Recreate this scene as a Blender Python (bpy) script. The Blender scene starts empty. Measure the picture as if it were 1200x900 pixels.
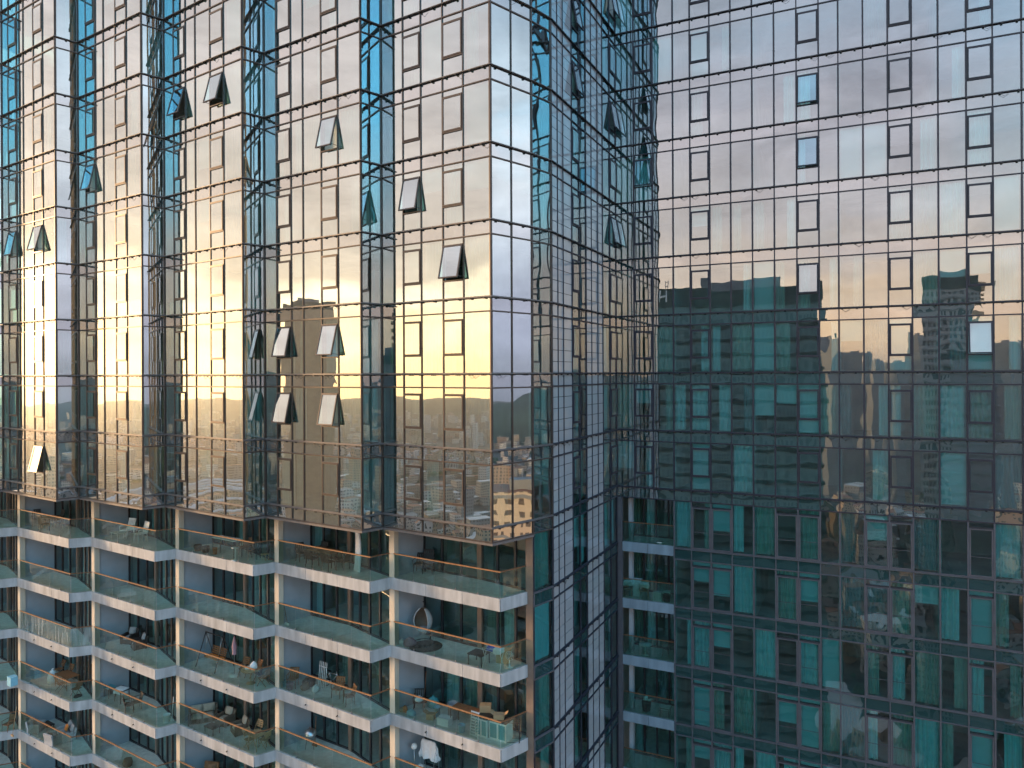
import bpy, math, random
from math import radians as rad, sin, cos, pi
from mathutils import Vector, Matrix

rng = random.Random(7)
scene = bpy.context.scene
COL = scene.collection

# ------------------------------------------------------------------ camera model (the drone hovers at z = 0)
FPX, EPS, H = 860.0, 0.0045, 3.2          # focal length in photo pixels, roll, storey height


def ray_x(px, py=438.0):                  # X/Y slope of the sight line through a photo pixel
    return (px - EPS * (py - 438.0) - 600.0) / FPX


def on_floor(px, py, z):                  # plan position of a photo pixel lying at height z
    y0 = py + EPS * (px - 600.0)
    Y = FPX * z / (438.0 - y0)
    return ray_x(px, py) * Y, Y


# ------------------------------------------------------------------ materials
def new_mat(name):
    m = bpy.data.materials.new(name)
    m.use_nodes = True
    nt = m.node_tree
    nt.nodes.clear()
    return m, nt.nodes, nt.links


def plain(name, col, rough=0.6, metal=0.0, var=0.12, scale=3.0, bump=0.0, spec=0.5, streak=1.0):
    m, N, L = new_mat(name)
    out = N.new('ShaderNodeOutputMaterial')
    b = N.new('ShaderNodeBsdfPrincipled')
    L.new(b.outputs[0], out.inputs[0])
    b.inputs['Roughness'].default_value = rough
    b.inputs['Metallic'].default_value = metal
    b.inputs['Specular IOR Level'].default_value = spec
    geo = N.new('ShaderNodeNewGeometry')
    nz = N.new('ShaderNodeTexNoise')
    nz.inputs['Scale'].default_value = scale
    nz.inputs['Detail'].default_value = 5
    mp = N.new('ShaderNodeMapping'); mp.inputs['Scale'].default_value = (1, 1, streak)
    L.new(geo.outputs['Position'], mp.inputs[0])
    L.new(mp.outputs[0], nz.inputs['Vector'])
    ramp = N.new('ShaderNodeValToRGB')
    ramp.color_ramp.elements[0].position = 0.3
    ramp.color_ramp.elements[1].position = 0.7
    ramp.color_ramp.elements[0].color = tuple(c * (1 - var) for c in col) + (1,)
    ramp.color_ramp.elements[1].color = tuple(min(1, c * (1 + var)) for c in col) + (1,)
    L.new(nz.outputs['Fac'], ramp.inputs[0])
    L.new(ramp.outputs[0], b.inputs['Base Color'])
    if bump:
        bp = N.new('ShaderNodeBump')
        bp.inputs['Strength'].default_value = bump
        bp.inputs['Distance'].default_value = 0.01
        n2 = N.new('ShaderNodeTexNoise')
        n2.inputs['Scale'].default_value = scale * 12
        L.new(geo.outputs['Position'], n2.inputs['Vector'])
        L.new(n2.outputs['Fac'], bp.inputs['Height'])
        L.new(bp.outputs[0], b.inputs['Normal'])
    return m


def glass(name, base, trans, gcol, rough=0.0, wob=0.0, dirt=0.02):
    """Coated flat glass: mirror share that grows towards grazing angles, the rest tinted see-through."""
    m, N, L = new_mat(name)
    out = N.new('ShaderNodeOutputMaterial')
    fr = N.new('ShaderNodeFresnel')
    fr.inputs['IOR'].default_value = 1.5
    mul = N.new('ShaderNodeMath'); mul.operation = 'MULTIPLY_ADD'
    mul.inputs[1].default_value = (1 - base) * 0.95
    mul.inputs[2].default_value = base - 0.04
    mul.use_clamp = True
    L.new(fr.outputs[0], mul.inputs[0])
    gl = N.new('ShaderNodeBsdfGlossy')
    gl.inputs['Color'].default_value = (*gcol, 1)
    gl.inputs['Roughness'].default_value = rough
    tr = N.new('ShaderNodeBsdfTransparent')
    tr.inputs['Color'].default_value = (*trans, 1)
    mix = N.new('ShaderNodeMixShader')
    L.new(mul.outputs[0], mix.inputs[0])
    L.new(tr.outputs[0], mix.inputs[1])
    L.new(gl.outputs[0], mix.inputs[2])
    # a thin film of grime catches a little light
    df = N.new('ShaderNodeBsdfDiffuse')
    df.inputs['Color'].default_value = (0.55, 0.6, 0.6, 1)
    geo = N.new('ShaderNodeNewGeometry')
    mp = N.new('ShaderNodeMapping'); mp.inputs['Scale'].default_value = (2.6, 2.6, 0.35)
    L.new(geo.outputs['Position'], mp.inputs[0])
    nz = N.new('ShaderNodeTexNoise'); nz.inputs['Scale'].default_value = 1.6; nz.inputs['Detail'].default_value = 4
    L.new(mp.outputs[0], nz.inputs['Vector'])
    mr = N.new('ShaderNodeMapRange')
    mr.inputs[1].default_value = 0.45; mr.inputs[2].default_value = 0.75
    mr.inputs[3].default_value = dirt * 0.2; mr.inputs[4].default_value = dirt
    L.new(nz.outputs['Fac'], mr.inputs[0])
    mix2 = N.new('ShaderNodeMixShader')
    L.new(mr.outputs[0], mix2.inputs[0])
    L.new(mix.outputs[0], mix2.inputs[1])
    L.new(df.outputs[0], mix2.inputs[2])
    L.new(mix2.outputs[0], out.inputs[0])
    if wob:
        bp = N.new('ShaderNodeBump'); bp.inputs['Strength'].default_value = 1.0
        bp.inputs['Distance'].default_value = wob
        n3 = N.new('ShaderNodeTexNoise'); n3.inputs['Scale'].default_value = 0.9; n3.inputs['Detail'].default_value = 1.0
        L.new(geo.outputs['Position'], n3.inputs['Vector'])
        L.new(n3.outputs['Fac'], bp.inputs['Height'])
        L.new(bp.outputs[0], gl.inputs['Normal'])
    return m


M = {}
M['glass_l'] = glass('stepped_wing_glass', 0.5, (0.3, 0.7, 0.7), (0.87, 0.96, 1.0), wob=0.0010)
M['glass_r'] = glass('flat_wing_glass', 0.38, (0.36, 0.88, 0.94), (0.87, 0.95, 1.0), wob=0.0017)
M['glass_low'] = glass('lower_window_glass', 0.16, (0.22, 0.68, 0.73), (0.9, 0.97, 1.0), wob=0.003)
M['glass_door'] = glass('balcony_door_glass', 0.2, (0.36, 0.72, 0.75), (0.9, 0.97, 1.0), wob=0.002)
M['glass_rail'] = glass('railing_glass', 0.07, (0.56, 0.8, 0.75), (0.85, 0.97, 1.0), dirt=0.07)
M['glass_frost'] = glass('frosted_railing_glass', 0.05, (0.6, 0.78, 0.72), (0.9, 1.0, 0.96), dirt=0.55)


def spandrel_mat(name, base, col):
    m, N, L = new_mat(name)
    out = N.new('ShaderNodeOutputMaterial')
    fr = N.new('ShaderNodeFresnel'); fr.inputs['IOR'].default_value = 1.5
    mul = N.new('ShaderNodeMath'); mul.operation = 'MULTIPLY_ADD'
    mul.inputs[1].default_value = (1 - base) * 0.95; mul.inputs[2].default_value = base - 0.04
    L.new(fr.outputs[0], mul.inputs[0])
    gl = N.new('ShaderNodeBsdfGlossy'); gl.inputs['Roughness'].default_value = 0.0
    gl.inputs['Color'].default_value = (0.93, 0.96, 1, 1)
    df = N.new('ShaderNodeBsdfDiffuse'); df.inputs['Color'].default_value = (*col, 1)
    mix = N.new('ShaderNodeMixShader')
    L.new(mul.outputs[0], mix.inputs[0]); L.new(df.outputs[0], mix.inputs[1]); L.new(gl.outputs[0], mix.inputs[2])
    L.new(mix.outputs[0], out.inputs[0])
    geo = N.new('ShaderNodeNewGeometry')
    bp = N.new('ShaderNodeBump'); bp.inputs['Strength'].default_value = 1.0; bp.inputs['Distance'].default_value = 0.0025
    n3 = N.new('ShaderNodeTexNoise'); n3.inputs['Scale'].default_value = 1.1; n3.inputs['Detail'].default_value = 1.0
    L.new(geo.outputs['Position'], n3.inputs['Vector']); L.new(n3.outputs['Fac'], bp.inputs['Height'])
    L.new(bp.outputs[0], gl.inputs['Normal'])
    return m


M['spandrel_l'] = spandrel_mat('stepped_wing_spandrel_glass', 0.45, (0.02, 0.05, 0.055))
M['spandrel_r'] = spandrel_mat('flat_wing_spandrel_glass', 0.38, (0.012, 0.05, 0.055))
M['clad_glass'] = spandrel_mat('white_cladding_glass', 0.2, (0.4, 0.43, 0.47))
M['spandrel_low'] = spandrel_mat('lower_spandrel_glass', 0.14, (0.012, 0.05, 0.055))
M['frame_l'] = plain('bronze_frame_metal', (0.085, 0.07, 0.065), 0.35, 0.4)
M['frame_r'] = plain('slate_frame_metal', (0.022, 0.027, 0.045), 0.5, 0.0)
M['frame_low'] = plain('grey_frame_metal', (0.12, 0.125, 0.15), 0.4, 0.3)
M['ledge'] = plain('ledge_metal', (0.17, 0.155, 0.155), 0.45, 0.3)
M['clip'] = plain('black_clip', (0.015, 0.015, 0.018), 0.5)
M['clad'] = plain('white_cladding', (0.6, 0.63, 0.67), 0.16, 0.0, 0.06, 1.2, 0.0, 0.9)
M['joint'] = plain('dark_joint', (0.03, 0.035, 0.045), 0.8)
M['fascia'] = plain('white_fascia_panel', (0.41, 0.415, 0.43), 0.5, 0, 0.24, 2.8, streak=0.22)
M['fascia_shade'] = plain('cool_shade_fascia_panel', (0.22, 0.29, 0.36), 0.5, 0, 0.2, 2.8, streak=0.22)  # bluish tint puts the cool shade of the recess into the fascia colour
M['column'] = plain('cream_column_plaster', (0.66, 0.56, 0.45), 0.8, 0, 0.14, 3.0, 0.2, streak=0.2)
M['brown_post'] = plain('brown_post_metal', (0.22, 0.16, 0.13), 0.5)
M['partition'] = plain('grey_partition_plaster', (0.36, 0.39, 0.44), 0.85, 0, 0.07, 1.5, 0.2)
M['floor'] = plain('balcony_tile', (0.72, 0.72, 0.68), 0.6, 0, 0.15, 4.0)
M['soffit'] = plain('soffit_paint', (0.75, 0.72, 0.68), 0.8)
M['door_frame'] = plain('navy_door_frame', (0.025, 0.03, 0.04), 0.4)
M['wood_rail'] = plain('orange_wood_handrail', (0.36, 0.18, 0.085), 0.4, 0, 0.2, 6)
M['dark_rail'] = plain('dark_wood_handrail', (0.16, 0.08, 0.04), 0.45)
M['inside_wall'] = plain('inside_wall_paint', (0.5, 0.49, 0.47), 0.9, 0, 0.2, 0.8)
M['inside_floor'] = plain('inside_floor_wood', (0.22, 0.15, 0.1), 0.6, 0, 0.3, 2)
M['white'] = plain('white_plastic', (0.8, 0.8, 0.8), 0.4)
M['cloth'] = plain('white_cloth', (0.78, 0.78, 0.8), 0.9, 0, 0.06, 8)
M['curtain'] = plain('pale_curtain', (0.84, 0.84, 0.82), 0.9, 0, 0.08, 2)
M['curtain_cream'] = plain('cream_curtain', (0.55, 0.5, 0.42), 0.9, 0, 0.1, 2)
M['curtain_grey'] = plain('grey_curtain', (0.3, 0.32, 0.33), 0.9, 0, 0.15, 2)
M['blind'] = plain('roller_blind_fabric', (0.75, 0.77, 0.76), 0.8, 0, 0.04, 1)
M['black'] = plain('black_wicker', (0.02, 0.02, 0.022), 0.55)
M['brown_wood'] = plain('brown_garden_wood', (0.24, 0.11, 0.05), 0.55, 0, 0.3, 9)
M['pale_wood'] = plain('pale_garden_wood', (0.42, 0.28, 0.16), 0.55, 0, 0.25, 9)
M['wicker'] = plain('brown_wicker', (0.16, 0.11, 0.08), 0.7, 0, 0.3, 30, 0.4)
M['grey_wicker'] = plain('grey_wicker', (0.45, 0.45, 0.46), 0.7, 0, 0.2, 30, 0.4)
M['grey_fabric'] = plain('grey_cushion_fabric', (0.34, 0.34, 0.36), 0.9)
M['beige_fabric'] = plain('beige_cushion_fabric', (0.42, 0.34, 0.27), 0.9)
M['orange'] = plain('orange_fabric', (0.65, 0.2, 0.04), 0.85)
M['card'] = plain('cardboard', (0.45, 0.3, 0.17), 0.85)
M['blue'] = plain('blue_cloth', (0.03, 0.1, 0.5), 0.8)
M['sky_blue'] = plain('pale_blue_plastic', (0.25, 0.55, 0.7), 0.5)
M['steel'] = plain('brushed_steel', (0.5, 0.5, 0.52), 0.3, 0.9)
M['mauve'] = plain('mauve_canvas', (0.35, 0.22, 0.28), 0.9)
M['teal'] = plain('teal_plastic', (0.08, 0.35, 0.38), 0.5)
M['rug'] = plain('dark_rug', (0.06, 0.055, 0.05), 0.95)


# ------------------------------------------------------------------ mesh building
class MB:
    def __init__(s):
        s.v, s.f, s.m, s.sm = [], [], [], []

    def face(s, pts, mi=0, sm=False):
        n = len(s.v)
        s.v += [tuple(p) for p in pts]
        s.f.append(tuple(range(n, n + len(pts)))); s.m.append(mi); s.sm.append(sm)

    def hexa(s, p, mi=0):                 # 8 corners: bottom 4 ccw, top 4 ccw
        n = len(s.v)
        s.v += [tuple(q) for q in p]
        for f in ((3, 2, 1, 0), (4, 5, 6, 7), (0, 1, 5, 4), (1, 2, 6, 5), (2, 3, 7, 6), (3, 0, 4, 7)):
            s.f.append(tuple(n + i for i in f)); s.m.append(mi); s.sm.append(False)

    def box(s, c, size, mi=0, mat=None):
        x, y, z = (d / 2 for d in size)
        p = [Vector(q) for q in ((-x, -y, -z), (x, -y, -z), (x, y, -z), (-x, y, -z), (-x, -y, z), (x, -y, z), (x, y, z), (-x, y, z))]
        if mat is not None:
            p = [mat @ q for q in p]
        c = Vector(c)
        s.hexa([q + c for q in p], mi)

    def fbox(s, F, u0, u1, z0, z1, d0, d1, mi=0):     # box in a wall's own frame
        q = lambda u, d, z: F.p(u, d, z)
        s.hexa([q(u0, d1, z0), q(u1, d1, z0), q(u1, d0, z0), q(u0, d0, z0), q(u0, d1, z1), q(u1, d1, z1), q(u1, d0, z1), q(u0, d0, z1)], mi)

    def prism(s, pts, z0, z1, mi=0):
        a = sum(pts[i][0] * pts[(i + 1) % len(pts)][1] - pts[(i + 1) % len(pts)][0] * pts[i][1] for i in range(len(pts)))
        if a < 0:
            pts = pts[::-1]
        n, k = len(s.v), len(pts)
        s.v += [(x, y, z0) for x, y in pts] + [(x, y, z1) for x, y in pts]
        s.f.append(tuple(n + i for i in reversed(range(k)))); s.f.append(tuple(n + k + i for i in range(k)))
        for i in range(k):
            j = (i + 1) % k
            s.f.append((n + i, n + j, n + k + j, n + k + i))
        s.m += [mi] * (k + 2); s.sm += [False] * (k + 2)

    def band(s, pl, d0, d1, z0, z1, mi=0):            # mitred strip following a polyline, from offset d0 to d1 outward
        a, b = offset(pl, d0), offset(pl, d1)
        for i in range(len(pl) - 1):
            s.hexa([(*b[i], z0), (*b[i + 1], z0), (*a[i + 1], z0), (*a[i], z0), (*b[i], z1), (*b[i + 1], z1), (*a[i + 1], z1), (*a[i], z1)], mi)

    def tube(s, p0, p1, r, n=6, mi=0, r1=None):
        p0, p1 = Vector(p0), Vector(p1)
        r1 = r if r1 is None else r1
        ax = (p1 - p0)
        if ax.length < 1e-6:
            return
        ax.normalize()
        a = ax.orthogonal().normalized(); b = ax.cross(a)
        k = len(s.v)
        for p, q in ((p0, r), (p1, r1)):
            s.v += [tuple(p + (a * cos(2 * pi * i / n) + b * sin(2 * pi * i / n)) * q) for i in range(n)]
        for i in range(n):
            j = (i + 1) % n
            s.f.append((k + i, k + j, k + n + j, k + n + i)); s.m.append(mi); s.sm.append(True)
        s.f.append(tuple(k + i for i in reversed(range(n)))); s.f.append(tuple(k + n + i for i in range(n)))
        s.m += [mi, mi]; s.sm += [False, False]

    def path(s, pts, r, n=6, mi=0):
        for a, b in zip(pts, pts[1:]):
            s.tube(a, b, r, n, mi)

    def lathe(s, prof, c=(0, 0, 0), n=14, mi=0, mat=None, a0=0.0, a1=2 * pi):
        k = len(s.v); full = abs(a1 - a0 - 2 * pi) < 1e-6
        cols = n if full else n + 1
        c = Vector(c)
        for r, z in prof:
            for i in range(cols):
                a = a0 + (a1 - a0) * i / n
                p = Vector((r * cos(a), r * sin(a), z))
                if mat is not None:
                    p = mat @ p
                s.v.append(tuple(p + c))
        for j in range(len(prof) - 1):
            for i in range(n):
                i2 = (i + 1) % cols
                s.f.append((k + j * cols + i, k + j * cols + i2, k + (j + 1) * cols + i2, k + (j + 1) * cols + i)); s.m.append(mi); s.sm.append(True)

    def grid(s, fn, nu, nv, mi=0, sm=True):
        k = len(s.v)
        for j in range(nv + 1):
            for i in range(nu + 1):
                s.v.append(tuple(fn(i / nu, j / nv)))
        for j in range(nv):
            for i in range(nu):
                a = k + j * (nu + 1) + i
                s.f.append((a, a + 1, a + nu + 2, a + nu + 1)); s.m.append(mi); s.sm.append(sm)

    def build(s, name, mats, parent=None):
        me = bpy.data.meshes.new(name)
        me.from_pydata(s.v, [], s.f)
        if not isinstance(mats, (list, tuple)):
            mats = [mats]
        for m in mats:
            me.materials.append(M[m] if isinstance(m, str) else m)
        me.polygons.foreach_set('material_index', s.m)
        me.polygons.foreach_set('use_smooth', s.sm)
        me.update()
        o = bpy.data.objects.new(name, me)
        COL.objects.link(o)
        if parent is not None:
            o.parent = parent
        return o


def offset(pl, d):                        # shift a plan polyline outward (to its right hand), mitred
    pl = [Vector(p) for p in pl]
    out = []
    nrm = []
    for a, b in zip(pl, pl[1:]):
        t = (b - a).normalized()
        nrm.append(Vector((t.y, -t.x)))
    for i, p in enumerate(pl):
        if i == 0:
            o = nrm[0] * d
        elif i == len(pl) - 1:
            o = nrm[-1] * d
        else:
            b = (nrm[i - 1] + nrm[i]).normalized()
            o = b * (d / max(0.3, b.dot(nrm[i])))
        out.append((p.x + o.x, p.y + o.y))
    return out


class Wall:                               # a straight wall in plan: u along it, d outward, z up
    def __init__(s, a, b):
        s.a, s.b = Vector(a), Vector(b)
        s.len = (s.b - s.a).length
        s.u = (s.b - s.a) / s.len
        s.n = Vector((s.u.y, -s.u.x))

    def p(s, u, d, z):
        q = s.a + s.u * u + s.n * d
        return (q.x, q.y, z)

    def at_px(s, px, py):                 # where a photo column meets this wall
        k = ray_x(px, py)
        return (k * s.a.y - s.a.x) / (s.u.x - k * s.u.y)


def tag(o, label=None, cat=None, group=None, kind=None):
    if label: o['label'] = label
    if cat: o['category'] = cat
    if group: o['group'] = group
    if kind: o['kind'] = kind
    return o


def empty(name, loc=(0, 0, 0), rz=0.0):
    o = bpy.data.objects.new(name, None)
    o.location = loc
    o.rotation_euler = (0, 0, rz)
    o.empty_display_size = 0.3
    COL.objects.link(o)
    return o


def thing(name, label, cat, loc, rz=0.0, group=None):
    return tag(empty(name, loc, rz), label, cat, group)


def copy_tree(o, parent=None):
    c = o.copy()
    COL.objects.link(c)
    if parent is not None:
        c.parent = parent
    for ch in list(o.children):
        copy_tree(ch, c)
    return c


# ------------------------------------------------------------------ plan of the two wings
SC = FPX / 1000.0
P = {k: (x, y * SC) for k, (x, y) in dict(
    reA=(-37.7, 55.8), edA=(-32.2, 51.65), reB=(-31.38, 52.58), edB=(-25.8, 48.3), reC=(-25.0, 49.25), edC=(-19.58, 45.2),
    reD=(-18.76, 46.12), edD=(-13.1, 41.58), reE=(-12.3, 42.5), edE=(-6.76, 38.32), reF=(-5.97, 39.25), coF=(-0.85, 35.3),
    s2=(0.88, 37.28), s3=(1.8, 38.52), cor=(5.92, 48.45)).items()}
_a = Vector(P['cor']); _b = Vector((23.3, 38.75 * SC))
P['rend'] = tuple(_a + (_b - _a) * 1.075)
LEFT = ['reA', 'edA', 'reB', 'edB', 'reC', 'edC', 'reD', 'edD', 'reE', 'edE', 'reF', 'coF', 's2', 's3']
LPL = [P[k] for k in LEFT]
TOP, BOT = 8, -8                          # storeys modelled above and below the camera
SP = 0.587                                # height of the spandrel band under each floor line

left_wing = thing('apartment_tower', 'stepped glass tower wing with golden sunset reflections above staggered white balconies', 'building', (0, 0, 0))
right_wing = thing('apartment_tower', 'flat blue green glass tower wing behind the inner corner, dark curtained windows below', 'building', (0, 0, 0))


# ------------------------------------------------------------------ window units
def pane(mb, F, u0, u1, z0, z1, d, amp, mi=0, nu=6, nv=8, tilt=0.0):
    b = rng.gauss(0, amp)
    b2 = rng.gauss(0, amp * 0.6)
    tx, tz = rng.gauss(0, tilt), rng.gauss(0, tilt)
    w, h = u1 - u0, z1 - z0

    def fn(i, j):
        x, y = i * 2 - 1, j * 2 - 1
        dd = b * (1 - x * x) * (1 - 0.6 * y * y) + b2 * sin(pi * j * 2) * (1 - x * x)
        dd += tx * x * w / 2 + tz * y * h / 2
        return F.p(u0 + w * i, d + dd, z0 + h * j)
    mb.grid(fn, nu, nv, mi)


def curtain_mesh(F, u0, u1, z0, z1, d, style):
    mb = MB()
    w = u1 - u0
    if style == 'blind':
        mb.fbox(F, u0, u1, z0, z1, d - 0.012, d)
        mb.fbox(F, u0, u1, z1, z1 + 0.06, d - 0.06, d + 0.03)
    else:
        ph, k = rng.uniform(0, 6), max(3, int(w / 0.11))

        def fn(i, j):
            a = 0.055 * sin(i * k * 2 * pi / 1.6 + ph) + 0.03 * sin(i * k * 3.1 + ph * 2)
            return F.p(u0 + w * i, d + a * (0.6 + 0.4 * (1 - j)), z0 + (z1 - z0) * j)
        mb.grid(fn, max(12, k * 6), 3)
    return mb


CURT = ['curtain', 'curtain', 'curtain_cream', 'curtain_cream', 'curtain_grey', 'blind']


def add_curtain(win, F, u0, u1, z0, z1, prob, low):
    r = rng.random()
    if r > prob:
        return
    w = u1 - u0
    if rng.random() < (0.22 if low else 0.25):
        zb = z0 + 0.06 if rng.random() < 0.6 else z0 + (z1 - z0) * rng.uniform(0.3, 0.7)
        curtain_mesh(F, u0 + 0.06, u1 - 0.06, zb, z1 - 0.08, -0.16, 'blind').build('blind', 'blind', win)
    else:
        s = rng.random()
        a, b = (u0 + 0.05, u1 - 0.05) if s < 0.45 else ((u0 + 0.05, u0 + w * rng.uniform(0.35, 0.7)) if s < 0.72 else (u1 - w * rng.uniform(0.35, 0.7), u1 - 0.05))
        curtain_mesh(F, a, b, z0 + 0.05, z1 - 0.04, -0.22, 'drape').build('curtain', rng.choice(CURT), win)


def sash(mb, F, u0, u1, z0, z1, ang, amp, fw=0.055):
    """Top hung sash swung out by ang: frame and glass in one mesh (slot 0 frame, slot 1 glass)."""
    ca, sa = cos(ang), sin(ang)
    hgt = z1 - z0

    def q(u, d, t):                       # t measured down from the hinge
        dd = 0.02 + d * ca + t * sa
        zz = z1 - t * ca + d * sa
        return F.p(u, dd, zz)

    def bx(ua, ub, ta, tb, da, db, mi=0):
        mb.hexa([q(ua, db, tb), q(ub, db, tb), q(ub, da, tb), q(ua, da, tb), q(ua, db, ta), q(ub, db, ta), q(ub, da, ta), q(ua, da, ta)], mi)
    bx(u0, u0 + fw, 0, hgt, 0, 0.06); bx(u1 - fw, u1, 0, hgt, 0, 0.06)
    bx(u0 + fw, u1 - fw, 0, fw, 0, 0.06); bx(u0 + fw, u1 - fw, hgt - fw, hgt, 0, 0.06)
    b = rng.gauss(0, amp)

    def fn(i, j):
        x, y = i * 2 - 1, j * 2 - 1
        return q(u0 + fw + (u1 - u0 - 2 * fw) * i, 0.035 + b * (1 - x * x) * (1 - y * y), hgt - fw - (hgt - 2 * fw) * j)
    mb.grid(fn, 4, 6, 1)
    if ang > 0.05:                        # stay arms from the frame to the open foot
        for uu in (u0 + 0.02, u1 - 0.02):
            a = Vector(F.p(uu, -0.02, z1 - hgt * 0.93)); c = Vector(q(uu, 0, hgt * 0.95))
            mb.tube(a, c, 0.012, 5)


def window_unit(parent, F, cuts, zf, ops=(), opened=None, low=False, french=(), mats=('glass_l', 'frame_l'), amp=0.0008, prob=0.45,
                mw=0.045, name='window', tilt=0.001, last=True, top=None, label=None):
    """One storey of one stretch of curtain wall: glass (own mesh), frame, casements, curtains."""
    gm, fm = mats
    z0, z1 = zf + 0.05, (zf + H - SP - 0.03 if top is None else top)
    g, fr = MB(), MB()
    pieces, curts = [], []
    for i, (u0, u1) in enumerate(zip(cuts, cuts[1:])):
        a, b = u0 + mw / 2, u1 - mw / 2
        if i in ops:
            s0, s1 = zf + 0.25 * H, zf + 0.72 * H
            pane(g, F, a, b, z0, s0 - 0.03, 0, amp, nv=3, tilt=tilt)
            pane(g, F, a, b, s1 + 0.03, z1, 0, amp, nv=2, tilt=tilt)
            fr.fbox(F, a, b, s0 - 0.03, s0 + 0.025, -0.05, 0.055)
            fr.fbox(F, a, b, s1 - 0.0, s1 + 0.04, -0.05, 0.055)
            sm = MB()
            sash(sm, F, a + 0.012, b - 0.012, s0 + 0.03, s1 - 0.005, (opened or {}).get(i, 0.0), amp)
            pieces.append(('casement', sm))
        elif i in french:
            s1 = zf + H - SP - 0.3
            pane(g, F, a, b, s1 + 0.05, z1, 0, amp, nv=2, tilt=tilt)
            fr.fbox(F, a, b, s1 - 0.01, s1 + 0.05, -0.12, 0.02, 1)
            sm = MB()
            fw = 0.075
            for bx in ((a + .01, a + fw, z0 + .01, s1 - .02), (b - fw, b - .01, z0 + .01, s1 - .02), (a + fw, b - fw, z0 + .01, z0 + fw), (a + fw, b - fw, s1 - fw, s1 - .02)):
                sm.fbox(F, *bx, -0.03, 0.035)
            sm.fbox(F, a + fw, b - fw, z0 + 0.92, z0 + 0.94, 0.01, 0.025)
            pane(sm, F, a + fw, b - fw, z0 + fw, s1 - fw, -0.005, amp, 1, tilt=tilt)
            pieces.append(('casement', sm))
        else:
            pane(g, F, a, b, z0, z1, 0, amp, tilt=tilt)
        curts.append((u0, u1))
    for u in (cuts if last else cuts[:-1]):
        fr.fbox(F, u - mw / 2, u + mw / 2, z0 - 0.002, z1 + 0.002, -0.08, 0.045)
    fr.fbox(F, cuts[0], cuts[-1], z1 - 0.004, z1 + 0.03, -0.075, 0.03)
    fr.fbox(F, cuts[0], cuts[-1], z0 - 0.03, z0 + 0.004, -0.075, 0.03)
    w = g.build(name, gm, parent)
    if label: w['label'] = label
    fr.build('frame', [fm, 'joint'], w)
    for nm, mb in pieces:
        mb.build(nm, [fm, gm], w)
    for u0, u1 in curts:
        add_curtain(w, F, u0, u1, z0, z1, prob, low)
    return w


def ledge_band(parent, pl, zf, mats, name='ledge', clips=True, dep=0.1):
    mb = MB()
    mb.band(pl, -0.06, dep, zf - 0.026, zf + 0.014)
    mb.band(pl, -0.06, dep * 0.5, zf + 0.016, zf + 0.05)
    if clips:
        for a, b in zip(pl, pl[1:]):
            F = Wall(a, b)
            k = max(1, int(F.len / 0.66))
            for i in range(k):
                u = (i + 0.5) * F.len / k + rng.uniform(-.06, .06)
                mb.fbox(F, u - 0.045, u + 0.045, zf - 0.072, zf - 0.025, dep - 0.05, dep + 0.03, 1)
                if rng.random() < 0.12:   # a loop of loose light cable
                    p0, p1, p2 = F.p(u, dep + .01, zf - .08), F.p(u + .15, dep + .02, zf - .2), F.p(u + .35, dep + .01, zf - .07)
                    mb.path([p0, p1, p2], 0.008, 4, 1)
        mb.band(pl, dep + 0.002, dep + 0.012, zf - 0.02, zf - 0.008, 1)
    return mb.build(name, mats, parent)


def spandrel(parent, walls_cuts, zf, mat, frame, amp=0.001, pl=None):
    mb = MB()
    for F, cuts in walls_cuts:
        for u0, u1 in zip(cuts, cuts[1:]):
            pane(mb, F, u0 + 0.028, u1 - 0.028, zf - SP + 0.03, zf - 0.055, 0.0, amp, 0, 4, 2, 0.0006)
            mb.fbox(F, u0 - 0.028, u0 + 0.028, zf - SP + 0.03, zf - 0.055, -0.06, 0.045, 1)
        mb.fbox(F, cuts[-1] - 0.028, cuts[-1] + 0.028, zf - SP + 0.03, zf - 0.055, -0.06, 0.045, 1)
    w = mb.build('spandrel_band', [mat, frame], parent)
    if pl is None:
        return w
    t = MB()
    t.band(pl, -0.07, 0.05, zf - SP - 0.025, zf - SP + 0.025)
    t.build('transom', frame, w)
    return w


# ---- the stepped wing
bayW = {}
for b in 'ABCDE':
    bayW[b] = Wall(P['re' + b], P['ed' + b])
bayW['F'] = Wall(P['reF'], P['coF'])
stepW = {b: Wall(P['ed' + b], P['re' + n]) for b, n in zip('ABCDE', 'BCDEF')}
sideW = Wall(P['coF'], P['s2'])
endW = Wall(P['s2'], P['s3'])
cE = [0.0] + [bayW['E'].at_px(x, 80) for x in (323.5, 340.5, 354.5, 376, 395.5)] + [bayW['E'].len]
cuts = {}
for b in 'ABCD':
    k = bayW[b].len / bayW['E'].len
    cuts[b] = [c * k for c in cE]
cuts['E'] = cE
cuts['F'] = [0.0] + [bayW['F'].at_px(x, 100) for x in (472, 493, 518.5, 542.5)] + [bayW['F'].len]
opsOf = {b: (1, 4) for b in 'ABCDE'}; opsOf['F'] = (1, 3)
side_cuts = [0.0, sideW.at_px(598.5, 90), sideW.len]

# which top hung sashes stand open: (bay, cell, storey whose floor line is under it): angle
OPEN = {('D', 4, 4): .25, ('D', 1, 4): .26, ('E', 4, 3): .24, ('F', 1, 2): .22, ('F', 3, 1): .24, ('E', 1, 0): .23, ('E', 4, 0): .26,
        ('E', 1, -1): .24, ('E', 4, -1): .22, ('B', 4, 2): .25, ('B', 4, -2): .23, ('B', 1, 2): .2, ('C', 1, 3): .22}

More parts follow.
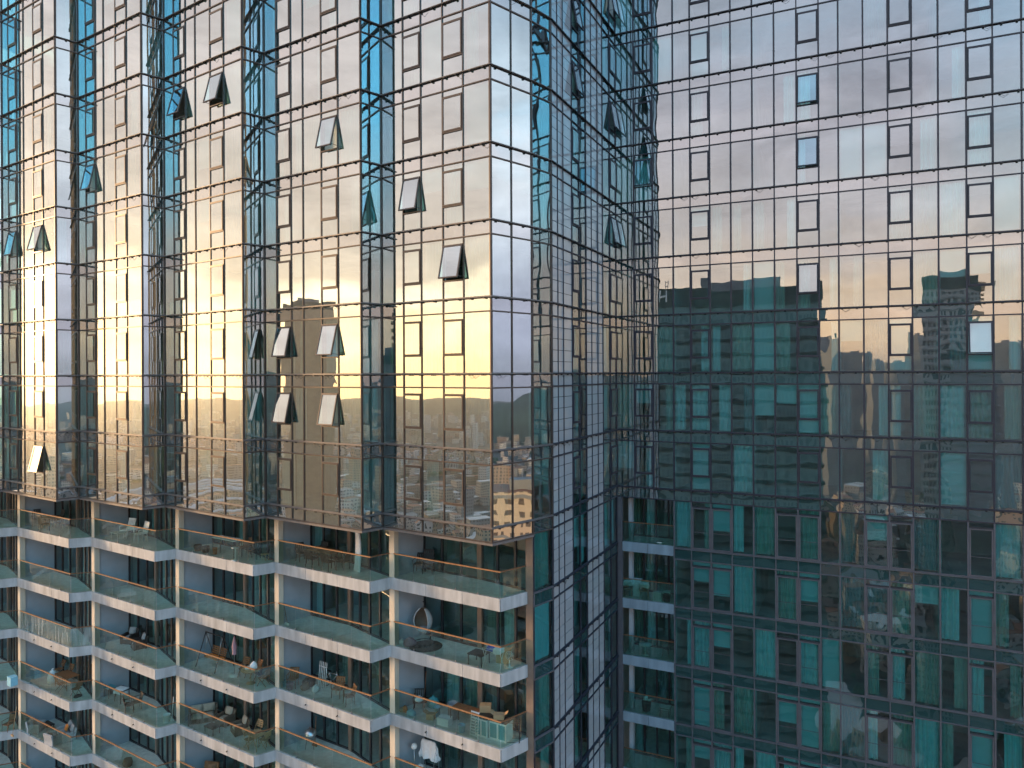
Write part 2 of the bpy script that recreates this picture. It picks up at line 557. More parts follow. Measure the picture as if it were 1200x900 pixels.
stuff_pl = []
for k in range(-2, TOP):
    zf = k * H
    for b in 'ABCDEF':
        if b == 'A' and k > 5:
            continue
        op = {i: OPEN[(b, i, k)] for i in opsOf[b] if (b, i, k) in OPEN}
        window_unit(left_wing, bayW[b], cuts[b], zf, opsOf[b], op, amp=0.0007, prob=0.55)
    for b in 'ABCDE':
        window_unit(left_wing, stepW[b], [0.03, stepW[b].len - 0.03], zf, amp=0.0005, prob=0.75 if k < 1 else .35, name='return_window')
    window_unit(left_wing, sideW, side_cuts, zf, amp=0.0009, prob=0.2, name='corner_window')
for k in range(BOT, TOP):
    window_unit(left_wing, endW, [0.03, endW.len - 0.03], k * H, amp=0.003, prob=0.75 if k < 0 else .35, name='strip_window',
                mats=('glass_l' if k > -3 else 'glass_low', 'frame_l' if k > -3 else 'frame_r'), low=k < -2)
for k in range(-2, TOP + 1):
    zf = k * H
    ledge_band(left_wing, LPL, zf, ['ledge', 'clip'])
    wc = [(bayW[b], cuts[b]) for b in 'ABCDEF'] + [(stepW[b], [0.03, stepW[b].len - 0.03]) for b in 'ABCDE'] + [(sideW, side_cuts), (endW, [0.03, endW.len - .03])]
    spandrel(left_wing, wc, zf, 'spandrel_l', 'frame_l', pl=LPL)
for k in range(BOT, -2):
    zf = k * H
    ledge_band(left_wing, LPL[-2:], zf, ['frame_low', 'clip'], clips=False, dep=.07)
    spandrel(left_wing, [(endW, [0.03, endW.len - .03])], zf, 'spandrel_low', 'frame_low', pl=LPL[-2:])
# underside of the overhanging block
zs = -2 * H - SP
mb = MB(); mb.band(LPL[:-1], -0.05, 0.07, zs - 0.13, zs - 0.031)
mb.build('bottom_rail', 'ledge', left_wing)
u_over = Vector((6.32, -2.92)).normalized(); n_over = Vector((-u_over.y, u_over.x))     # into the building
back_a = Vector(P['reA']) + n_over * 7.0; back_b = Vector(P['s3']) + n_over * 6.2
mb = MB(); mb.prism(offset(LPL[:-1], -0.051) + [tuple(back_b), tuple(back_a)], zs - 0.11, zs - 0.02)
mb.build('soffit', 'soffit', left_wing)
# storey slabs and inside walls that show through the glass
for k in range(-2, TOP + 1):
    mb = MB(); mb.prism(offset(LPL, -0.075) + [tuple(back_b), tuple(back_a)], k * H - 0.3, k * H - 0.06)
    mb.build('floor_slab', 'inside_wall', left_wing)
back = Wall(back_a, back_b)
mb = MB(); mb.fbox(back, 0, back.len, BOT * H, TOP * H, -0.3, -0.01)
mb.build('inside_wall', 'inside_wall', left_wing)
for b in 'BCDEF':
    a = Vector(P['re' + b])
    q = a + n_over * 5.5
    w = Wall(a, q)
    mb = MB(); mb.fbox(w, 0.12, w.len, zs, TOP * H, -0.1, 0.1)
    mb.build('inside_wall', 'inside_wall', left_wing)
mb = MB()
w = Wall(Vector(P['s3']), back_b)
mb.fbox(w, 0.15, w.len, BOT * H, TOP * H, -0.75, -0.55)
mb.build('inside_wall', 'inside_wall', left_wing)

# ------------------------------------------------------------------ balconies of the stepped wing
RB = {'A': (-37.75, 49.35), 'B': (-31.35, 46.45), 'C': (-24.94, 43.45), 'D': (-18.56, 40.42), 'E': (-12.15, 37.5), 'F': (-5.78, 34.6), 'G': (0.62, 31.72)}
CB = {'A': (-32.4, 46.0), 'B': (-26.0, 43.05), 'C': (-19.39, 39.8), 'D': (-13.02, 36.86), 'E': (-6.58, 33.83), 'F': (-0.54, 31.17)}
ENDF = (0.60, 32.2)
ZB = -9.6
u_m = Vector((5.2, -3.42)).normalized(); v_m = Vector((-u_m.y, u_m.x))


def B2(base, u, v):
    q = Vector(base) + u_m * u + v_m * v
    return (q.x, q.y)


def balcony(bay, lev):
    nxt = chr(ord(bay) + 1)
    R, C = Vector(RB[bay]), Vector(CB[bay])
    E = Vector(ENDF) if bay == 'F' else Vector(RB[nxt])
    zt = ZB - H * lev
    ceil = zs - 0.11 if lev == 0 else zt + H - 0.25
    # floor
    A = Vector(B2(R, 0.31, 2.05)); Bp = Vector(B2(R, 3.75 if bay == 'F' else 3.25, 2.05))
    Eg = Vector(B2(R, 6.95, 1.62)) if bay == 'F' else Vector(B2(E, -0.12, 0.12))
    mb = MB()
    deep = [tuple(E + n_over * 4.6), tuple(R + n_over * 4.6)]
    mb.prism([tuple(R), tuple(C), tuple(E)] + deep, zt - 0.24, zt)
    ob = mb.build('balcony', 'floor', left_wing)
    # fascia panels with open joints, drain spouts
    fa = MB()
    front, ret = Wall(R, C), Wall(C, E)
    j = [0.0, front.len * 0.35, front.len * 0.68, front.len]
    for i, (a, b) in enumerate(zip(j, j[1:])):
        fa.fbox(front, a + (0.02 if i else 0.0), b - (0.0 if i < 2 else 0.0), zt - 0.5, zt + 0.045, 0.004, 0.05)
        if i and lev > 1:
            fa.tube(front.p(a, 0.03, zt - .25), front.p(a, 0.12, zt - .27), 0.03, 8, 1)
    fa.fbox(ret, 0.0, ret.len - 0.003, zt - 0.5, zt + 0.045, 0.004, 0.05)
    fa.build('fascia', ['fascia', 'clip'], ob)
    mb = MB(); mb.prism([tuple(R), tuple(C), tuple(E)] + deep, zt - 0.26, zt - 0.242); mb.build('soffit', 'soffit', ob)
    # railing: clamped glass sheets, wooden handrail
    rp = [tuple(R + u_m * 0.16), tuple(C), tuple(E)]
    r1, r2 = Wall(rp[0], rp[1]), Wall(rp[1], rp[2])
    gl = MB()
    n = 5
    for i in range(n):
        a, b = r1.len * i / n + 0.008, r1.len * (i + 1) / n - 0.008
        gl.face([r1.p(u, -.07, z) for u, z in ((a, zt + .05), (b - (0.07 if i == n - 1 else 0), zt + .05), (b - (0.07 if i == n - 1 else 0), zt + 1.13), (a, zt + 1.13))])
    gl.face([r2.p(u, -.07, z) for u, z in ((.07, zt + .05), (r2.len - .02, zt + .05), (r2.len - .02, zt + 1.13), (.07, zt + 1.13))])
    for i in range(1, n):                 # clamps at the foot of the joints
        gl.fbox(r1, r1.len * i / n - .03, r1.len * i / n + .03, zt + .003, zt + .1, -.095, -.045, 1)
    frost = (bay, lev) == ('B', 2)
    g = gl.build('glass_railing', ['glass_frost' if frost else 'glass_rail', 'steel'], ob)
    if frost: g['label'] = 'milky frosted glass railing'
    hr = MB()
    hr.fbox(r1, 0, r1.len - 0.02, zt + 1.13, zt + 1.18, -0.1, -0.04)
    hr.build('handrail', 'wood_rail', ob)
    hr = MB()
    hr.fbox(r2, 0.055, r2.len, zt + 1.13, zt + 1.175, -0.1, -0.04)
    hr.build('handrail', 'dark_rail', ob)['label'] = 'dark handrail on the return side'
    # column at the inner corner, with a haunch under the slab, and the partition wall behind it
    cw = Wall(R, R + u_m)
    mb = MB()
    mb.fbox(cw, -0.12, 0.2, zt, ceil - (0.26 if lev else 0), -0.36, -0.055)
    if lev:
        q = lambda u, d, z: cw.p(u, d, z)
        z1, z0 = ceil, ceil - 0.26
        mb.hexa([q(-.12, -.055, z0), q(.2, -.055, z0), q(.2, -.36, z0), q(-.12, -.36, z0), q(-.5, -.055, z1 - .012), q(.2, -.055, z1 - .012), q(.2, -.36, z1 - .012), q(-.5, -.36, z1 - .012)])
    mb.build('column', 'column', ob)
    pw = Wall(B2(R, 0.06, 0.37), A)
    mb = MB(); mb.fbox(pw, 0, pw.len, zt, ceil, -0.12, 0.0); mb.build('partition_wall', 'partition', ob)
    mb = MB(); mb.fbox(pw, pw.len * .72, pw.len * .72 + .1, ceil - .34, ceil - .16, 0.003, 0.1); mb.build('wall_lamp', 'black', ob)
    # glazed wall: sliding doors along the back, then the slanted glazing to the next column
    gw, df = MB(), MB()
    W1, W2 = Wall(A, Bp), Wall(Bp, Eg)
    for W, ncut in ((W1, 3), (W2, 4 if bay != 'F' else 3)):
        cs = [W.len * i / ncut for i in range(ncut + 1)]
        for a, b in zip(cs, cs[1:]):
            pane(gw, W, a + 0.05, b - 0.05, zt + 0.08, ceil - 0.08, -0.03, 0.0015, 0, 4, 5, 0.001)
        for c in cs[:-1]:
            df.fbox(W, max(0.002, c - 0.055), c + 0.055, zt + 0.005, ceil - 0.005, -0.09, 0.02)
        df.fbox(W, 0.06, W.len, zt + 0.004, zt + 0.08, -0.088, 0.018)
        df.fbox(W, 0.06, W.len, ceil - 0.08, ceil - 0.004, -0.088, 0.018)
    g = gw.build('glass_door', 'glass_door', ob)
    df.build('door_frame', 'door_frame', ob)
    mb = MB(); mb.fbox(W2, -0.17, 0.1, zt + .003, ceil - .003, -0.16, 0.05); mb.build('post', 'brown_post', ob)
    # curtains behind the doors
    for W, ncut in ((W1, 3), (W2, 3)):
        for i in range(ncut):
            if rng.random() < 0.42:
                a = W.len * i / ncut + 0.1; b = a + W.len / ncut * rng.uniform(0.5, 0.9)
                curtain_mesh(W, a, b, zt + 0.06, ceil - 0.05, -0.3, 'drape').build('curtain', rng.choice(CURT), ob)
    # inside of the flat
    bw = Wall(R + n_over * 4.4, E + n_over * 4.4)
    mb = MB(); mb.fbox(bw, 0, bw.len, zt + .002, ceil, -0.12, 0); mb.build('inside_wall', 'inside_wall', ob)
    sw = Wall(A, Vector(B2(R, 0.31, 4.6)))
    mb = MB(); mb.fbox(sw, 0.05, sw.len, zt + .002, ceil, -0.1, 0); mb.build('inside_wall', 'inside_wall', ob)
    return ob


for bay, lo in zip('ABCDEF', (6, 6, 5, 5, 5, 4)):
    for lev in range(lo):
        balcony(bay, lev)
# the brown post that closes the last balcony, beside the glass strip
gp = Wall(ENDF, P['s2'])
for lev in range(5):
    zt = ZB - H * lev
    mb = MB(); mb.prism([(0.56, 32.23), (0.86, 32.02), (0.95, 32.2), (0.66, 32.45)], zt - 0.6, zt + H - 0.602)
    mb.build('post', 'brown_post', left_wing)

# ------------------------------------------------------------------ the flat wing
PANEL = Wall(P['s3'], P['cor'])           # side wall with white cladding strips
FACE = Wall(P['cor'], P['rend'])
pc = [PANEL.at_px(x, 100) for x in (646, 652.5, 659, 669, 677.5, 685.5, 692, 699, 705, 713.5)] + [PANEL.len]
pc[0] = 0.05
fx = [742, 764, 788, 808, 831, 855.7, 881, 906.7, 933, 959, 982, 1011, 1040, 1068, 1099, 1132, 1163, 1197]
fc = [0.0] + [FACE.at_px(x, 100) for x in fx] + [FACE.len]
UNITS = [(0, 3), (3, 7), (7, 11), (11, 15), (15, len(fc) - 1)]
OPS = {i for i in range(len(fc) - 1) if any(abs(fx[i - 1] - s) < 1 for s in (742, 808, 933, 1040, 1132) if i > 0)}
FRENCH = {i for i in range(1, len(fc) - 1) if any(abs(fx[i - 1] - s) < 1 for s in (808, 831, 906.7, 933, 1011, 1040, 1132))}
OPENR = {(933, 4): .13, (933, 3): .12, (933, 1): .05, (1132, 0): .13, (1132, 6): .06, (742, 3): .1}
for k in range(BOT, TOP):
    zf = k * H
    low = k < -2
    for a, b in UNITS:
        if low and a == 0:
            continue
        ops = [i - a for i in range(a, b) if i in OPS] if not low else []
        frn = [i - a for i in range(a, b) if i in FRENCH] if low else []
        opened = {i - a: OPENR[(round(fx[i - 1]), k)] for i in range(a, b) if i in OPS and (round(fx[i - 1]), k) in OPENR}
        window_unit(right_wing, FACE, fc[a:b + 1], zf, ops, opened, low=low, french=frn, mats=('glass_low', 'frame_low') if low else ('glass_r', 'frame_r'),
                    amp=0.0012, prob=(0.8 if low else {-1: 1.0, -2: 0.4, 0: .6, 1: .5}.get(k, 0.38)), mw=0.075 if low else 0.082, tilt=0.0012, last=(b == len(fc) - 1))
    # glazed strips of the side wall
    for a, b in ((3, 5), (8, 10)):
        ops = (0,) if (not low and a == 3) or (not low and a == 8) else ()
        opened = {0: .18} if (a == 3 and k in (4, 5)) or (a == 8 and k in (6, 4, 2)) else {}
        window_unit(right_wing, PANEL, pc[a:b + 1], zf, ops if a == 3 else (1,) if ops else (), opened if a == 3 else {1: v for v in opened.values()},
                    low=low, mats=('glass_low', 'frame_r') if low else ('glass_r', 'frame_r'), amp=0.001, prob=0.5, name='strip_window')
    for a, b in ((0, 3), (5, 8)):
        mb = MB()
        z0 = zf + 0.03; hh = (H - 0.06) / 6
        for i in range(a, b):
            for r in range(6):
                mb.fbox(PANEL, pc[i] + 0.035, pc[i + 1] - 0.035, z0 + hh * r + .014, z0 + hh * (r + 1) - .014, -0.03, 0.0)
        mb.fbox(PANEL, pc[a] - 0.05 * 0, pc[b], zf - 0.02, zf + H - 0.06, -0.12, -0.034, 1)
        for i in range(a, b + 1):
            mb.fbox(PANEL, max(0.02, pc[i] - 0.026), pc[i] + 0.026, zf + .03, zf + H - .05, -0.03, 0.03, 2)
        mb.build('cladding_panel', ['clad_glass', 'joint', 'frame_r'], right_wing)
PLR = [P['s3'], P['cor'], P['rend']]
for k in range(BOT, TOP + 1):
    zf = k * H
    low = k < -2
    if not low:
        ledge_band(right_wing, PLR, zf, ['frame_r', 'clip'])
        spandrel(right_wing, [(FACE, fc)], zf, 'spandrel_r', 'frame_r', amp=0.0015, pl=PLR)
        for q in (pc[3:6], pc[8:11]):
            spandrel(right_wing, [(PANEL, q)], zf, 'spandrel_r', 'frame_r', amp=0.0015)
    else:
        pl2 = [FACE.p(fc[3] - .04, 0, 0)[:2], P['rend']]
        ledge_band(right_wing, pl2, zf, ['frame_low', 'clip'], clips=False, dep=.07)
        spandrel(right_wing, [(FACE, fc[3:])], zf, 'spandrel_low', 'frame_low', amp=0.0015, pl=pl2)
        pl3 = [P['s3'], P['cor']]
        ledge_band(right_wing, pl3, zf, ['frame_r', 'clip'])
        spandrel(right_wing, [(PANEL, pc[3:6])], zf, 'spandrel_low', 'frame_r', amp=0.0015, pl=pl3)
        spandrel(right_wing, [(PANEL, pc[8:11])], zf, 'spandrel_low', 'frame_r', amp=0.0015)
# storey slabs, inside walls
v_r = -FACE.n
rb1 = Vector(P['rend']) + v_r * 5.5; rb0 = Vector(P['cor']) + v_r * 5.5
for k in range(BOT, TOP + 1):
    mb = MB()
    if k >= -2:
        poly = [P['cor'], P['rend']]
        front = offset(poly, -0.08)
        front[0] = FACE.p(0.25, -0.08, 0)[:2]
        mb.prism(front + [tuple(rb1), tuple(rb0)], k * H - 0.3, k * H - 0.06)
    else:
        front = [FACE.p(fc[3] + .1, -0.08, 0)[:2], FACE.p(FACE.len, -0.08, 0)[:2]]
        mb.prism(front + [tuple(rb1), FACE.p(fc[3] + .1, -5.5, 0)[:2]], k * H - 0.3, k * H - 0.06)
    mb.build('floor_slab', 'inside_wall', right_wing)
    v_p = -PANEL.n
    mb = MB()
    mb.prism([PANEL.p(.1, -0.13, 0)[:2], PANEL.p(PANEL.len - .2, -0.13, 0)[:2], PANEL.p(PANEL.len - .2, -3.0, 0)[:2], PANEL.p(.1, -3.0, 0)[:2]], k * H - .306, k * H - .066)
    mb.build('floor_slab', 'inside_wall', right_wing)
bw = Wall(rb0, rb1)
mb = MB(); mb.fbox(bw, -5, bw.len, BOT * H, TOP * H, -0.3, -0.01); mb.build('inside_wall', 'inside_wall', right_wing)
mb = MB(); mb.fbox(PANEL, 0, PANEL.len + 5.4, BOT * H, TOP * H, -3.3, -3.02); mb.build('inside_wall', 'inside_wall', right_wing)
ew = Wall(FACE.p(FACE.len - .1, -.1, 0)[:2], FACE.p(FACE.len - .1, -5.5, 0)[:2])
mb = MB(); mb.fbox(ew, .05, ew.len, BOT * H, TOP * H, -.1, .06); mb.build('inside_wall', 'inside_wall', right_wing)
for i in (3, 7, 11, 15):
    mb = MB()
    w = Wall(FACE.p(fc[i], -0.1, 0)[:2], FACE.p(fc[i], -5.4, 0)[:2])
    mb.fbox(w, 0.02, w.len, BOT * H, TOP * H, -0.08, 0.08); mb.build('inside_wall', 'inside_wall', right_wing)
# recessed balconies at the inner corner
ua, ub = 0.32, fc[3] - 0.05
mb = MB(); mb.fbox(FACE, 0.06, 0.3, BOT * H, zs - 0.04, -0.2, 0.04); mb.build('post', 'frame_low', right_wing)
for lev in range(6):
    zt = ZB + 0.05 - H * lev
    ceil = zs - 0.04 if lev == 0 else zt + H - 0.25
    mb = MB(); mb.fbox(FACE, 0.3, ub, zt - 0.24, zt, -5.3, -0.06)
    ob = mb.build('balcony', 'floor', right_wing)
    mb = MB(); um = (ua + ub) / 2
    mb.fbox(FACE, ua, um - 0.008, zt - .49, zt + .05, -0.05, 0.02); mb.fbox(FACE, um + .008, ub, zt - .49, zt + .05, -0.05, 0.02)
    mb.build('fascia', 'fascia_shade', ob)
    mb = MB(); mb.fbox(FACE, ua + .02, ub - .02, zt + .055, zt + 1.12, -0.1, -0.088); mb.build('glass_railing', 'glass_rail', ob)
    mb = MB(); mb.fbox(FACE, ua, ub, zt + 1.122, zt + 1.165, -0.12, -0.07); mb.build('handrail', 'dark_rail', ob)
    W = Wall(FACE.p(0.3, -1.9, 0)[:2], FACE.p(ub, -1.9, 0)[:2])
    gw, df = MB(), MB()
    cs = [W.len * i / 4 for i in range(5)]
    for a, b in zip(cs, cs[1:]):
        pane(gw, W, a + .05, b - .05, zt + .08, ceil - .08, -.03, .001, 0, 4, 5, .001)
    for c in cs:
        df.fbox(W, max(.002, c - .05), min(W.len, c + .05), zt + .005, ceil - .005, -.09, .02)
    df.fbox(W, .06, W.len - .06, zt + .004, zt + .08, -.088, .018); df.fbox(W, .06, W.len - .06, ceil - .08, ceil - .004, -.088, .018)
    gw.build('glass_door', 'glass_door', ob); df.build('door_frame', 'door_frame', ob)
    for i in range(4):
        if rng.random() < .5:
            curtain_mesh(W, cs[i] + .1, cs[i] + W.len / 4 * rng.uniform(.5, .9), zt + .06, ceil - .05, -.3, 'drape').build('curtain', rng.choice(CURT), ob)
    mb = MB(); mb.fbox(FACE, 0.5, 0.72, zt + .002, ceil, -0.9, -0.6); mb.build('column', 'partition', ob)
    w = Wall(FACE.p(ub, -0.06, 0)[:2], FACE.p(ub, -5.3, 0)[:2])
    mb = MB(); mb.fbox(w, 0, w.len, zt - .24, ceil, 0.003, 0.045); mb.build('partition_wall', 'partition', ob)
# ------------------------------------------------------------------ things standing on the balconies
TH = math.atan2(u_m.y, u_m.x)
TR = math.atan2(FACE.u.y, FACE.u.x)


def spot(bay, lev, px, v, dz=0.0):        # a place on a balcony floor: depth v behind the railing, in the column of photo pixel px
    z = ZB - H * lev
    if bay == 'R':
        w = Wall(FACE.p(0, -v, 0)[:2], FACE.p(5, -v, 0)[:2])
        q = Vector(w.p(w.at_px(px, 700), 0, 0)[:2]); z += 0.05
    else:
        w = Wall(B2(RB[bay], 0, v), B2(RB[bay], 5, v))
        q = Vector(w.p(w.at_px(px, 438 + FPX * -z / 36), 0, 0)[:2])
    return (q.x, q.y, z + 0.002 + dz)


def put(name, label, cat, bay, lev, px, v, rot=0.0, dz=0.0, group=None):
    return thing(name, label, cat, spot(bay, lev, px, v, dz), (TR if bay == 'R' else TH) + rot, group)


def part(t, name, mat, fn):
    mb = MB(); fn(mb); return mb.build(name, mat, t)


def legs(t, pts, h, r, mat, splay=0.0):
    for x, y in pts:
        part(t, 'leg', mat, lambda m: m.tube((x * (1 + splay), y * (1 + splay), 0), (x, y, h), r * .8, 6, 0, r))


def corners(w, d):
    return [(-w / 2, -d / 2), (w / 2, -d / 2), (w / 2, d / 2), (-w / 2, d / 2)]


def armchair_light(t, mat, cush=None, h=.86):            # plastic or metal chair with arms
    part(t, 'seat', mat, lambda m: m.box((0, 0, .43), (.48, .46, .04)))

    def back(m):
        for i in range(5):
            x = -.2 + i * .1
            m.hexa([(x - .035, .2, .45), (x + .035, .2, .45), (x + .035, .23, .45), (x - .035, .23, .45), (x - .035, .31, h), (x + .035, .31, h), (x + .035, .34, h), (x - .035, .34, h)])
        m.box((0, .325, h), (.48, .04, .06))
    part(t, 'backrest', mat, back)
    for s in (-1, 1):
        part(t, 'armrest', mat, lambda m: m.path([(s * .25, -.2, .45), (s * .26, -.2, .64), (s * .25, .28, .66)], .022))
    legs(t, corners(.42, .4), .42, .022, mat, .12)


def folding_chair(t, mat):
    def seat(m):
        for i in range(5): m.box((0, -.17 + i * .085, .44), (.42, .07, .02))
    part(t, 'seat', mat, seat)

    def back(m):
        for i in range(4): m.box((0, .22 + i * .03, .6 + i * .09), (.4, .018, .07))
    part(t, 'backrest', mat, back)
    for s in (-1, 1):
        part(t, 'leg', mat, lambda m: m.tube((s * .2, -.26, 0), (s * .2, .33, .92), .017))
        part(t, 'leg', mat, lambda m: m.tube((s * .17, .27, 0), (s * .17, -.2, .44), .017))


def table(t, w, d, h, mat, lm=None, slats=0):
    def top(m):
        if slats:
            for i in range(slats): m.box((0, -d / 2 + d * (i + .5) / slats, h - .015), (w, d / slats - .012, .03))
            m.box((-w * .35, 0, h - .045), (.05, d - .04, .028)); m.box((w * .35, 0, h - .045), (.05, d - .04, .028))
        else:
            m.box((0, 0, h - .02), (w, d, .04))
    part(t, 'tabletop', mat, top)
    legs(t, corners(w - .1, d - .1), h - .06 if slats else h - .04, .025, lm or mat)


def round_table(t, r, h, mat):
    part(t, 'tabletop', mat, lambda m: m.lathe([(0, h - .03), (r, h - .03), (r, h), (0, h)], n=20))
    part(t, 'pedestal', mat, lambda m: m.lathe([(.03, h - .031), (.03, .1), (.06, .05), (.22, .03), (.24, 0)], n=12))


def soft_seat(t, w, frame, cush, n=1, back_h=.72, ncol=None):
    part(t, 'base', frame, lambda m: m.box((0, 0, .17), (w, .74, .26)))
    part(t, 'backrest', frame, lambda m: m.hexa([(-w / 2, .26, .302), (w / 2, .26, .302), (w / 2, .37, .302), (-w / 2, .37, .302), (-w / 2, .36, back_h), (w / 2, .36, back_h), (w / 2, .46, back_h), (-w / 2, .46, back_h)]))
    for s in (-1, 1):
        part(t, 'armrest', frame, lambda m: m.box((s * (w / 2 - .05), -.06, .42), (.1, .62, .234)))
    for i in range(n):
        x = -w / 2 + .12 + (w - .24) * (i + .5) / n
        cw = (w - .26) / n - .02

        def pad(m, x=x, cw=cw):
            m.grid(lambda a, b: (x + cw * (a - .5), -.34 + .58 * b, .305 + .13 * (max(0, 1 - abs(2 * a - 1) ** 4) * max(0, 1 - abs(2 * b - 1) ** 4)) ** .5), 8, 8)
        part(t, 'seat_cushion', cush, pad)

        def pil(m, x=x, cw=cw):
            m.grid(lambda a, b: (x + cw * (a - .5), .24 + .1 * b - .12 * (max(0, 1 - abs(2 * a - 1) ** 3) * max(0, 1 - abs(2 * b - 1) ** 3)) ** .5, .42 + .4 * b), 8, 8)
        part(t, 'back_cushion', ncol or cush, pil)
    for x, y in corners(w - .1, .62):
        part(t, 'foot', frame, lambda m: m.box((x, y, .02), (.06, .06, .04)))


def carton(t, w, d, h, mat='card', flaps=True):
    part(t, 'body', mat, lambda m: [m.box((0, 0, h / 2), (w, d, h)), m.box((0, 0, h + .002), (.06, d, .003))])
    if flaps:
        for s in (-1, 1):
            part(t, 'flap', mat, lambda m: m.hexa([(s * w / 2, -d / 2, h + .004), (s * w / 2 + s * .16, -d / 2, h + .1), (s * w / 2 + s * .16, d / 2, h + .1), (s * w / 2, d / 2, h + .004),
                                                  (s * w / 2, -d / 2, h + .012), (s * w / 2 + s * .16, -d / 2, h + .108), (s * w / 2 + s * .16, d / 2, h + .108), (s * w / 2, d / 2, h + .012)]))


def bucket(t, r, h, mat):
    part(t, 'body', mat, lambda m: m.lathe([(0, .005), (r * .78, 0), (r, h), (r * 1.06, h), (r * 1.06, h - .02), (r * .94, h - .01), (r * .74, .02), (0, .02)], n=16))
    part(t, 'handle', 'steel', lambda m: m.path([(r * cos(a), .0, h + r * .7 * sin(a)) for a in [pi * k / 8 for k in range(9)]], .006, 5))


def draped(t, w, d, drop, mat, name='cloth', seed=0):
    r = random.Random(seed)
    p = [r.uniform(0, 6) for _ in range(4)]

    def fn(a, b):
        x, y = (a - .5) * (w + 2 * drop), (b - .5) * (d + 2 * drop)
        ex, ey = max(0, abs(x) - w / 2), max(0, abs(y) - d / 2)
        z = -max(ex, ey) + .02 * sin(9 * x + p[0]) * (1 if ex + ey > 0 else .2) + .015
        sx = (1 if x > 0 else -1) * (min(abs(x), w / 2) + .12 * ex + .03 * ex * sin(14 * y + p[1]) * 3)
        sy = (1 if y > 0 else -1) * (min(abs(y), d / 2) + .12 * ey + .03 * ey * sin(14 * x + p[2]) * 3)
        return (sx, sy, z)
    return fn


def cloth_on(label, bay, lev, px, v, top, w, d, drop, mat, rot=0.0, seed=1, cat='cloth', name='cloth'):
    mb = MB(); mb.grid(draped(None, w, d, drop, mat, seed=seed), 22, 18)
    o = mb.build(name, mat)
    x, y, z = spot(bay, lev, px, v)
    o.location = (x, y, z + top); o.rotation_euler = (0, 0, (TR if bay == 'R' else TH) + rot)
    return tag(o, label, cat)


def lump(m, r, h, seed, n=12):            # a soft bag
    rr = random.Random(seed); ph = [rr.uniform(0, 6) for _ in range(5)]
    prof = [(.0, 0), (.8, .02), (1, .3), (.9, .6), (.5, .85), (.18, .9), (.25, 1)]
    k = len(m.v)
    for q, z in prof:
        for i in range(n):
            a = 2 * pi * i / n
            s = r * q * (1 + .16 * sin(2 * a + ph[0]) + .1 * sin(3 * a + ph[1] + z * 4) + .06 * sin(7 * a + ph[2]))
            m.v.append((s * cos(a), s * sin(a), h * z))
    for j in range(len(prof) - 1):
        for i in range(n):
            i2 = (i + 1) % n
            m.f.append((k + j * n + i, k + j * n + i2, k + (j + 1) * n + i2, k + (j + 1) * n + i)); m.m.append(0); m.sm.append(True)


def bag(label, mat, bay, lev, px, v, r, h, seed, dz=0.0, cat='bag', name='bag'):
    mb = MB(); lump(mb, r, h, seed)
    o = mb.build(name, mat); o.location = spot(bay, lev, px, v, dz)
    return tag(o, label, cat)


def pole(label, mat, bay, lev, px, v, lean, L=1.5, head=None, name='broom', cat='broom'):
    t = put(name, label, cat, bay, lev, px, v)
    part(t, 'stick', mat, lambda m: m.tube((0, 0, .03), (lean, .1, L), .017, 6))
    part(t, 'brush_head', head or mat, lambda m: m.box((0, 0, .05), (.3, .07, .1)))
    return t


# -- F: the balcony under the outer corner, four storeys
for i, (px, v, dz, lab) in enumerate(((491.5, 1.45, 0, 'black armchair by the grey partition on the top corner balcony'), (502, 1.6, 0, 'black armchair at the bottom of the stack on the top corner balcony'),
                                      (502, 1.6, .18, 'black armchair stacked on another on the top corner balcony'))):
    t = put('garden_chair', lab, 'chair', 'F', 0, px, v, .35 + .1 * i, dz, 'black garden chairs on the top corner balcony'); armchair_light(t, 'black')
t = put('hanging_chair', 'white wicker egg chair hanging from a curved black stand', 'hanging chair', 'F', 1, 496, 1.1, .1)
part(t, 'stand', 'black', lambda m: m.path([(0, .55 * 1, .03)] + [(0, .62 - .62 * (1 - cos(a)) * .5, .03 + 1.95 * sin(a / 2)) for a in [pi * k / 10 for k in range(11)]], .028, 8))
part(t, 'base_ring', 'black', lambda m: m.path([(.5 * cos(2 * pi * k / 20), .5 * sin(2 * pi * k / 20), .025) for k in range(21)], .022, 6))
part(t, 'chain', 'steel', lambda m: m.tube((0, 0, 1.66), (0, 0, 1.97), .012, 6))
RX = Matrix.Rotation(rad(-90), 3, 'X')


def egg(m):
    def fn(a, b):
        th = (a * 2 - 1) * rad(118); z = b
        r = .46 * sin(pi * (.06 + .9 * z)) ** .6
        return (r * sin(th), r * cos(th) * .9, .5 + 1.16 * z)
    m.grid(fn, 22, 16)
    m.grid(lambda a, b: [x * (.94 if i < 2 else 1) for i, x in enumerate(fn(a, b))], 22, 16, 1)
    for s in (0, 1):
        m.path([fn(s, k / 16) for k in range(17)], .03, 6)
part(t, 'basket', ['grey_wicker', 'wicker'], egg)
part(t, 'seat_cushion', 'grey_fabric', lambda m: m.lathe([(0, 0), (.3, .02), (.33, .1), (.25, .17), (0, .19)], (0, .08, .56), 14))
t = put('rug', 'round dark rug under the white egg chair', 'rug', 'F', 1, 499, .85)
part(t, 'mat', 'rug', lambda m: m.lathe([(0, .012), (.78, .012), (.78, 0)], n=28))
tag(t)
o = bag('white plastic ball near the railing left of the egg chair', 'white', 'F', 1, 471, .45, .13, .26, 3, cat='ball', name='ball')
bag('slumped mauve bag beside the white ball and the egg chair', 'mauve', 'F', 1, 480, .5, .28, .4, 4)
pole('reddish broom leaning on the partition left of the egg chair', 'brown_wood', 'F', 1, 466.5, .7, -.12, 1.4)
pole('thin mop standing in the corner behind the mauve bag', 'steel', 'F', 1, 473, 1.2, -.05, 1.45, 'white', 'mop', 'mop')
